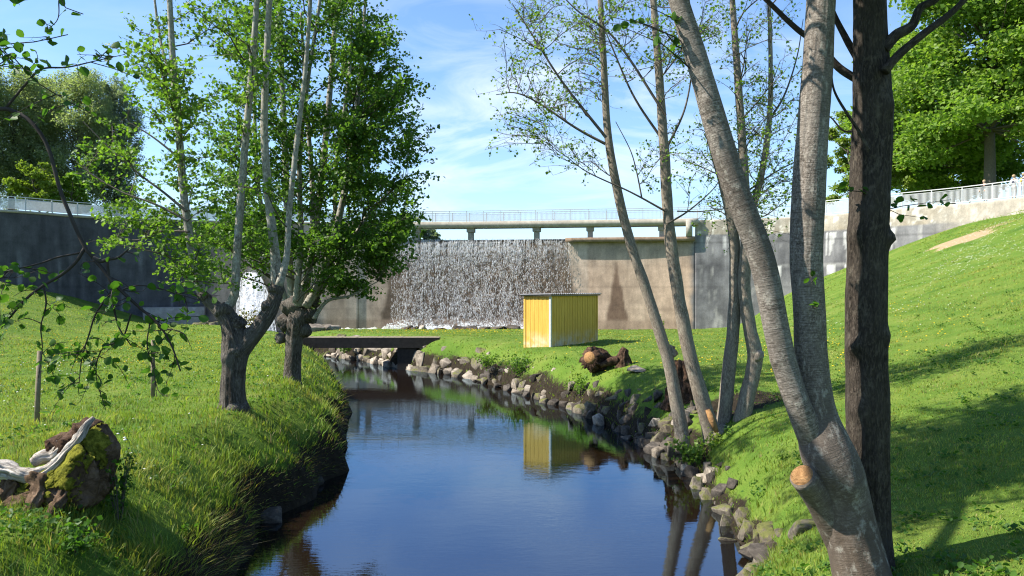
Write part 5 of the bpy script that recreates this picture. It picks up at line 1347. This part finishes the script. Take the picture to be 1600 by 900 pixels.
def weeds():
    rng = np.random.default_rng(18); n = 2600
    D = 6.5*(30/6.5)**rng.uniform(0, 1, n); px = rng.uniform(-200, 1750, n); X = (px-800)/FPX*D
    d = np.maximum(xl(D)-X, X-xr(D)); k = (d > .35) & (fbm(X*.6, D*.6, 0, 98) > rng.uniform(-.3, .5, n)); X, D = X[k], D[k]; n = len(X)
    P = np.repeat(np.column_stack([X, D, ground_z(X, D) + .05]), 14, 0) + rng.normal(0, 1, (n*14, 3))*[.075, .075, .022]
    tag(leaves_mesh('meadow_weeds', P, .055, M['leaf_near'], None, rng, (0, 0, 0), LEAF8, 1.2), kind='stuff')
weeds()
def flowers(name, n, regs, sz, mat, seed, hz):
    rng = np.random.default_rng(seed); Pn = []
    for px, py0, rx, ry, k, D0, D1 in regs:
        D = rng.uniform(D0, D1, k); X = (px + rng.normal(0, rx, k) - 800)/FPX*D
        nn = fbm(X*.25, D*.25, 0, seed) > rng.uniform(-.5, .35, k); Pn.append(np.column_stack([X, D])[nn])
    P = np.vstack(Pn); d = np.maximum(xl(P[:, 1])-P[:, 0], P[:, 0]-xr(P[:, 1])); P = P[d > 1.0]; n = len(P)
    z = ground_z(P[:, 0], P[:, 1]) + rng.uniform(.5, 1.1, n)*hz
    c = np.column_stack([P, z]); a = np.arange(6)*math.pi/3
    T = np.vstack([np.column_stack([np.cos(a), np.sin(a), 0*a]), [[0, 0, .45]], [[0, 0, -.3]]])
    s = sz*rng.uniform(.6, 1.2, n)
    V = c[:, None] + T[None]*s[:, None, None]
    f = np.array([[i, (i+1) % 6, 6] for i in range(6)] + [[(i+1) % 6, i, 7] for i in range(6)])
    F = (f[None] + (np.arange(n)*8)[:, None, None]).reshape(-1, 3)
    tag(raw_mesh(name, V.reshape(-1, 3), [F], mat, None, True), kind='stuff')
t = NT('dandelion_yellow'); M['dandelion'] = t.done(t.pbr((.80, .52, .015), .8)); t = NT('daisy_white'); M['daisy'] = t.done(t.pbr((.80, .80, .74), .8))
flowers('dandelion_flowers', 0, [(1060, 0, 130, 0, 700, 25, 44), (700, 0, 90, 0, 500, 42, 58), (170, 0, 130, 0, 800, 24, 46), (1300, 0, 120, 0, 320, 20, 36), (620, 0, 60, 0, 120, 40, 50)], .034, M['dandelion'], 5, .12)
flowers('daisy_flowers', 0, [(1520, 0, 60, 0, 900, 36, 52), (1420, 0, 90, 0, 350, 25, 45), (100, 0, 120, 0, 250, 10, 25)], .028, M['daisy'], 6, .10)

# ------------------------------------------------------------------ people on the walkway
def mat_flat(name, c, r=.8): t = NT(name); v = t.coord('Object'); n = t.noise(v, 9, 4); return t.done(t.pbr(t.mix(.25, c, t.ramp(n, [(.3, tuple(q*.7 for q in c)), (.7, tuple(min(1, q*1.2) for q in c))])), r))
M['skin'] = mat_flat('skin', (.52, .34, .25), .6)
def skin_mesh(name, nodes, edges, mat, parent, root=0):
    me = bpy.data.meshes.new(name); me.from_pydata([n[:3] for n in nodes], edges, [])
    o = bpy.data.objects.new(name, me); COL.objects.link(o)
    md = o.modifiers.new('s', 'SKIN'); md.use_smooth_shade = True
    for i, v in enumerate(me.skin_vertices[0].data): v.radius = (nodes[i][3], nodes[i][4] if len(nodes[i]) > 4 else nodes[i][3]); v.use_root = (i == root)
    o.modifiers.new('u', 'SUBSURF').levels = 2
    dg = bpy.context.evaluated_depsgraph_get(); dg.update(); m2 = bpy.data.meshes.new_from_object(o.evaluated_get(dg)); m2.name = name
    o.modifiers.clear(); o.data = m2; m2.materials.clear(); m2.materials.append(mat); o.parent = parent
    for p in m2.polygons: p.use_smooth = True
    return o
def person(label, px, off, rz, top, legs, hair, armf=.15, lean=0.0, hh=1.72, vest=None):
    s = float(s_of(px)); p, n = dam_pt(s, off); t = thing('person', label, 'person', (p[0], p[1], ZT-.02), rz + math.atan2(n[1], n[0]) + math.pi/2, 'people at the railing on the right wing')
    k = hh/1.75; L = lean
    def N(x, y, z, r, r2=None): return (x*k, (y - L*max(0, z-.95))*k, z*k, r*k) + ((r2*k,) if r2 else ())
    B = [N(0, 0, .95, .13, .10), N(0, 0, 1.2, .125, .09), N(0, 0, 1.40, .15, .095), N(0, 0, 1.50, .055), N(0, -.01, 1.57, .085), N(0, -.015, 1.66, .10, .11), N(0, 0, 1.73, .075)]
    E = [(0, 1), (1, 2), (2, 3), (3, 4), (4, 5), (5, 6)]
    for sx in (-1, 1):
        i = len(B); B += [N(sx*.19, 0, 1.41, .055), N(sx*.24, -.03, 1.15, .042), N(sx*.22, -armf*1.2, .98, .034), N(sx*.21, -armf*1.5, .90, .04), N(sx*.205, -armf*1.6, .83, .028)]; E += [(2, i), (i, i+1), (i+1, i+2), (i+2, i+3), (i+3, i+4)]
        i = len(B); B += [N(sx*.095, 0, .86, .085), N(sx*.10, -.015, .50, .062), N(sx*.105, .02, .10, .042), N(sx*.11, -.10, .045, .04), N(sx*.115, -.17, .03, .03)]; E += [(0, i), (i, i+1), (i+1, i+2), (i+2, i+3), (i+3, i+4)]
    skin_mesh('body', B, E, M['skin'], t)
    T = [N(0, 0, .90, .15, .12), N(0, 0, 1.18, .145, .11), N(0, 0, 1.40, .17, .115), N(0, 0, 1.485, .075)]; E = [(0, 1), (1, 2), (2, 3)]
    for sx in (-1, 1):
        i = len(T); T += [N(sx*.195, 0, 1.41, .07), N(sx*.245, -.03, 1.15, .058), N(sx*.222, -armf*1.15, 1.0, .05)]; E += [(2, i), (i, i+1), (i+1, i+2)]
    skin_mesh('jacket', T, E, top, t)
    if vest: skin_mesh('vest', [N(0, 0, .93, .165, .135), N(0, 0, 1.18, .16, .125), N(0, 0, 1.38, .16, .13), N(0, 0, 1.46, .10)], [(0, 1), (1, 2), (2, 3)], vest, t)
    G_ = [N(0, 0, .95, .145, .115)]; E = []
    for sx in (-1, 1):
        i = len(G_); G_ += [N(sx*.10, 0, .82, .10), N(sx*.10, -.015, .50, .078), N(sx*.105, .015, .12, .062)]; E += [(0, i), (i, i+1), (i+1, i+2)]
    skin_mesh('trousers', G_, E, legs, t)
    q = Tubes(); hp = N(0, .03, 1.69, .1); q.blob(hp[:3], .118*k, .12, 3, (1, 1.02, .9)); q.obj('hair', hair, t)
    q = Tubes(); f = N(0, -.118, 1.64, 0); q.blob(f[:3], .018*k, .1, 2, (1, 1.2, 1.5)); q.obj('nose', M['skin'], t)
    for sx in (-1, 1):
        q = Tubes(); f = N(sx*.11, -.03, .04, 0); q.blob((f[0], f[1]-.06*k, f[2]), .06*k, .1, 2, (.8, 2.1, .8)); q.obj('shoe', hair, t)
navy, jeans, grey_, black, yel, white_, fair = [mat_flat(*a) for a in (('navy_cloth', (.018, .022, .05)), ('jeans', (.06, .10, .20)), ('grey_cloth', (.30, .29, .27)), ('black_cloth', (.02, .02, .022)), ('yellow_cloth', (.62, .42, .05)), ('white_cloth', (.70, .70, .68)), ('fair_hair', (.36, .26, .14)))]
person('person in dark clothes leaning on the railing by the big tree trunk', 1533, -.50, 0, black, grey_, fair, .30, .25, 1.6)
person('person in a navy vest with white sleeves and grey trousers standing at the railing', 1575, -.65, math.pi, white_, grey_, fair, .12, 0, 1.72, navy)
person('person in a navy vest over yellow with blue jeans standing at the railing', 1589, -.75, math.pi, yel, jeans, fair, .12, 0, 1.76, navy)
person('person in grey at the very right edge behind the railing', 1604, -.60, 0, grey_, jeans, black, .15, 0, 1.7)
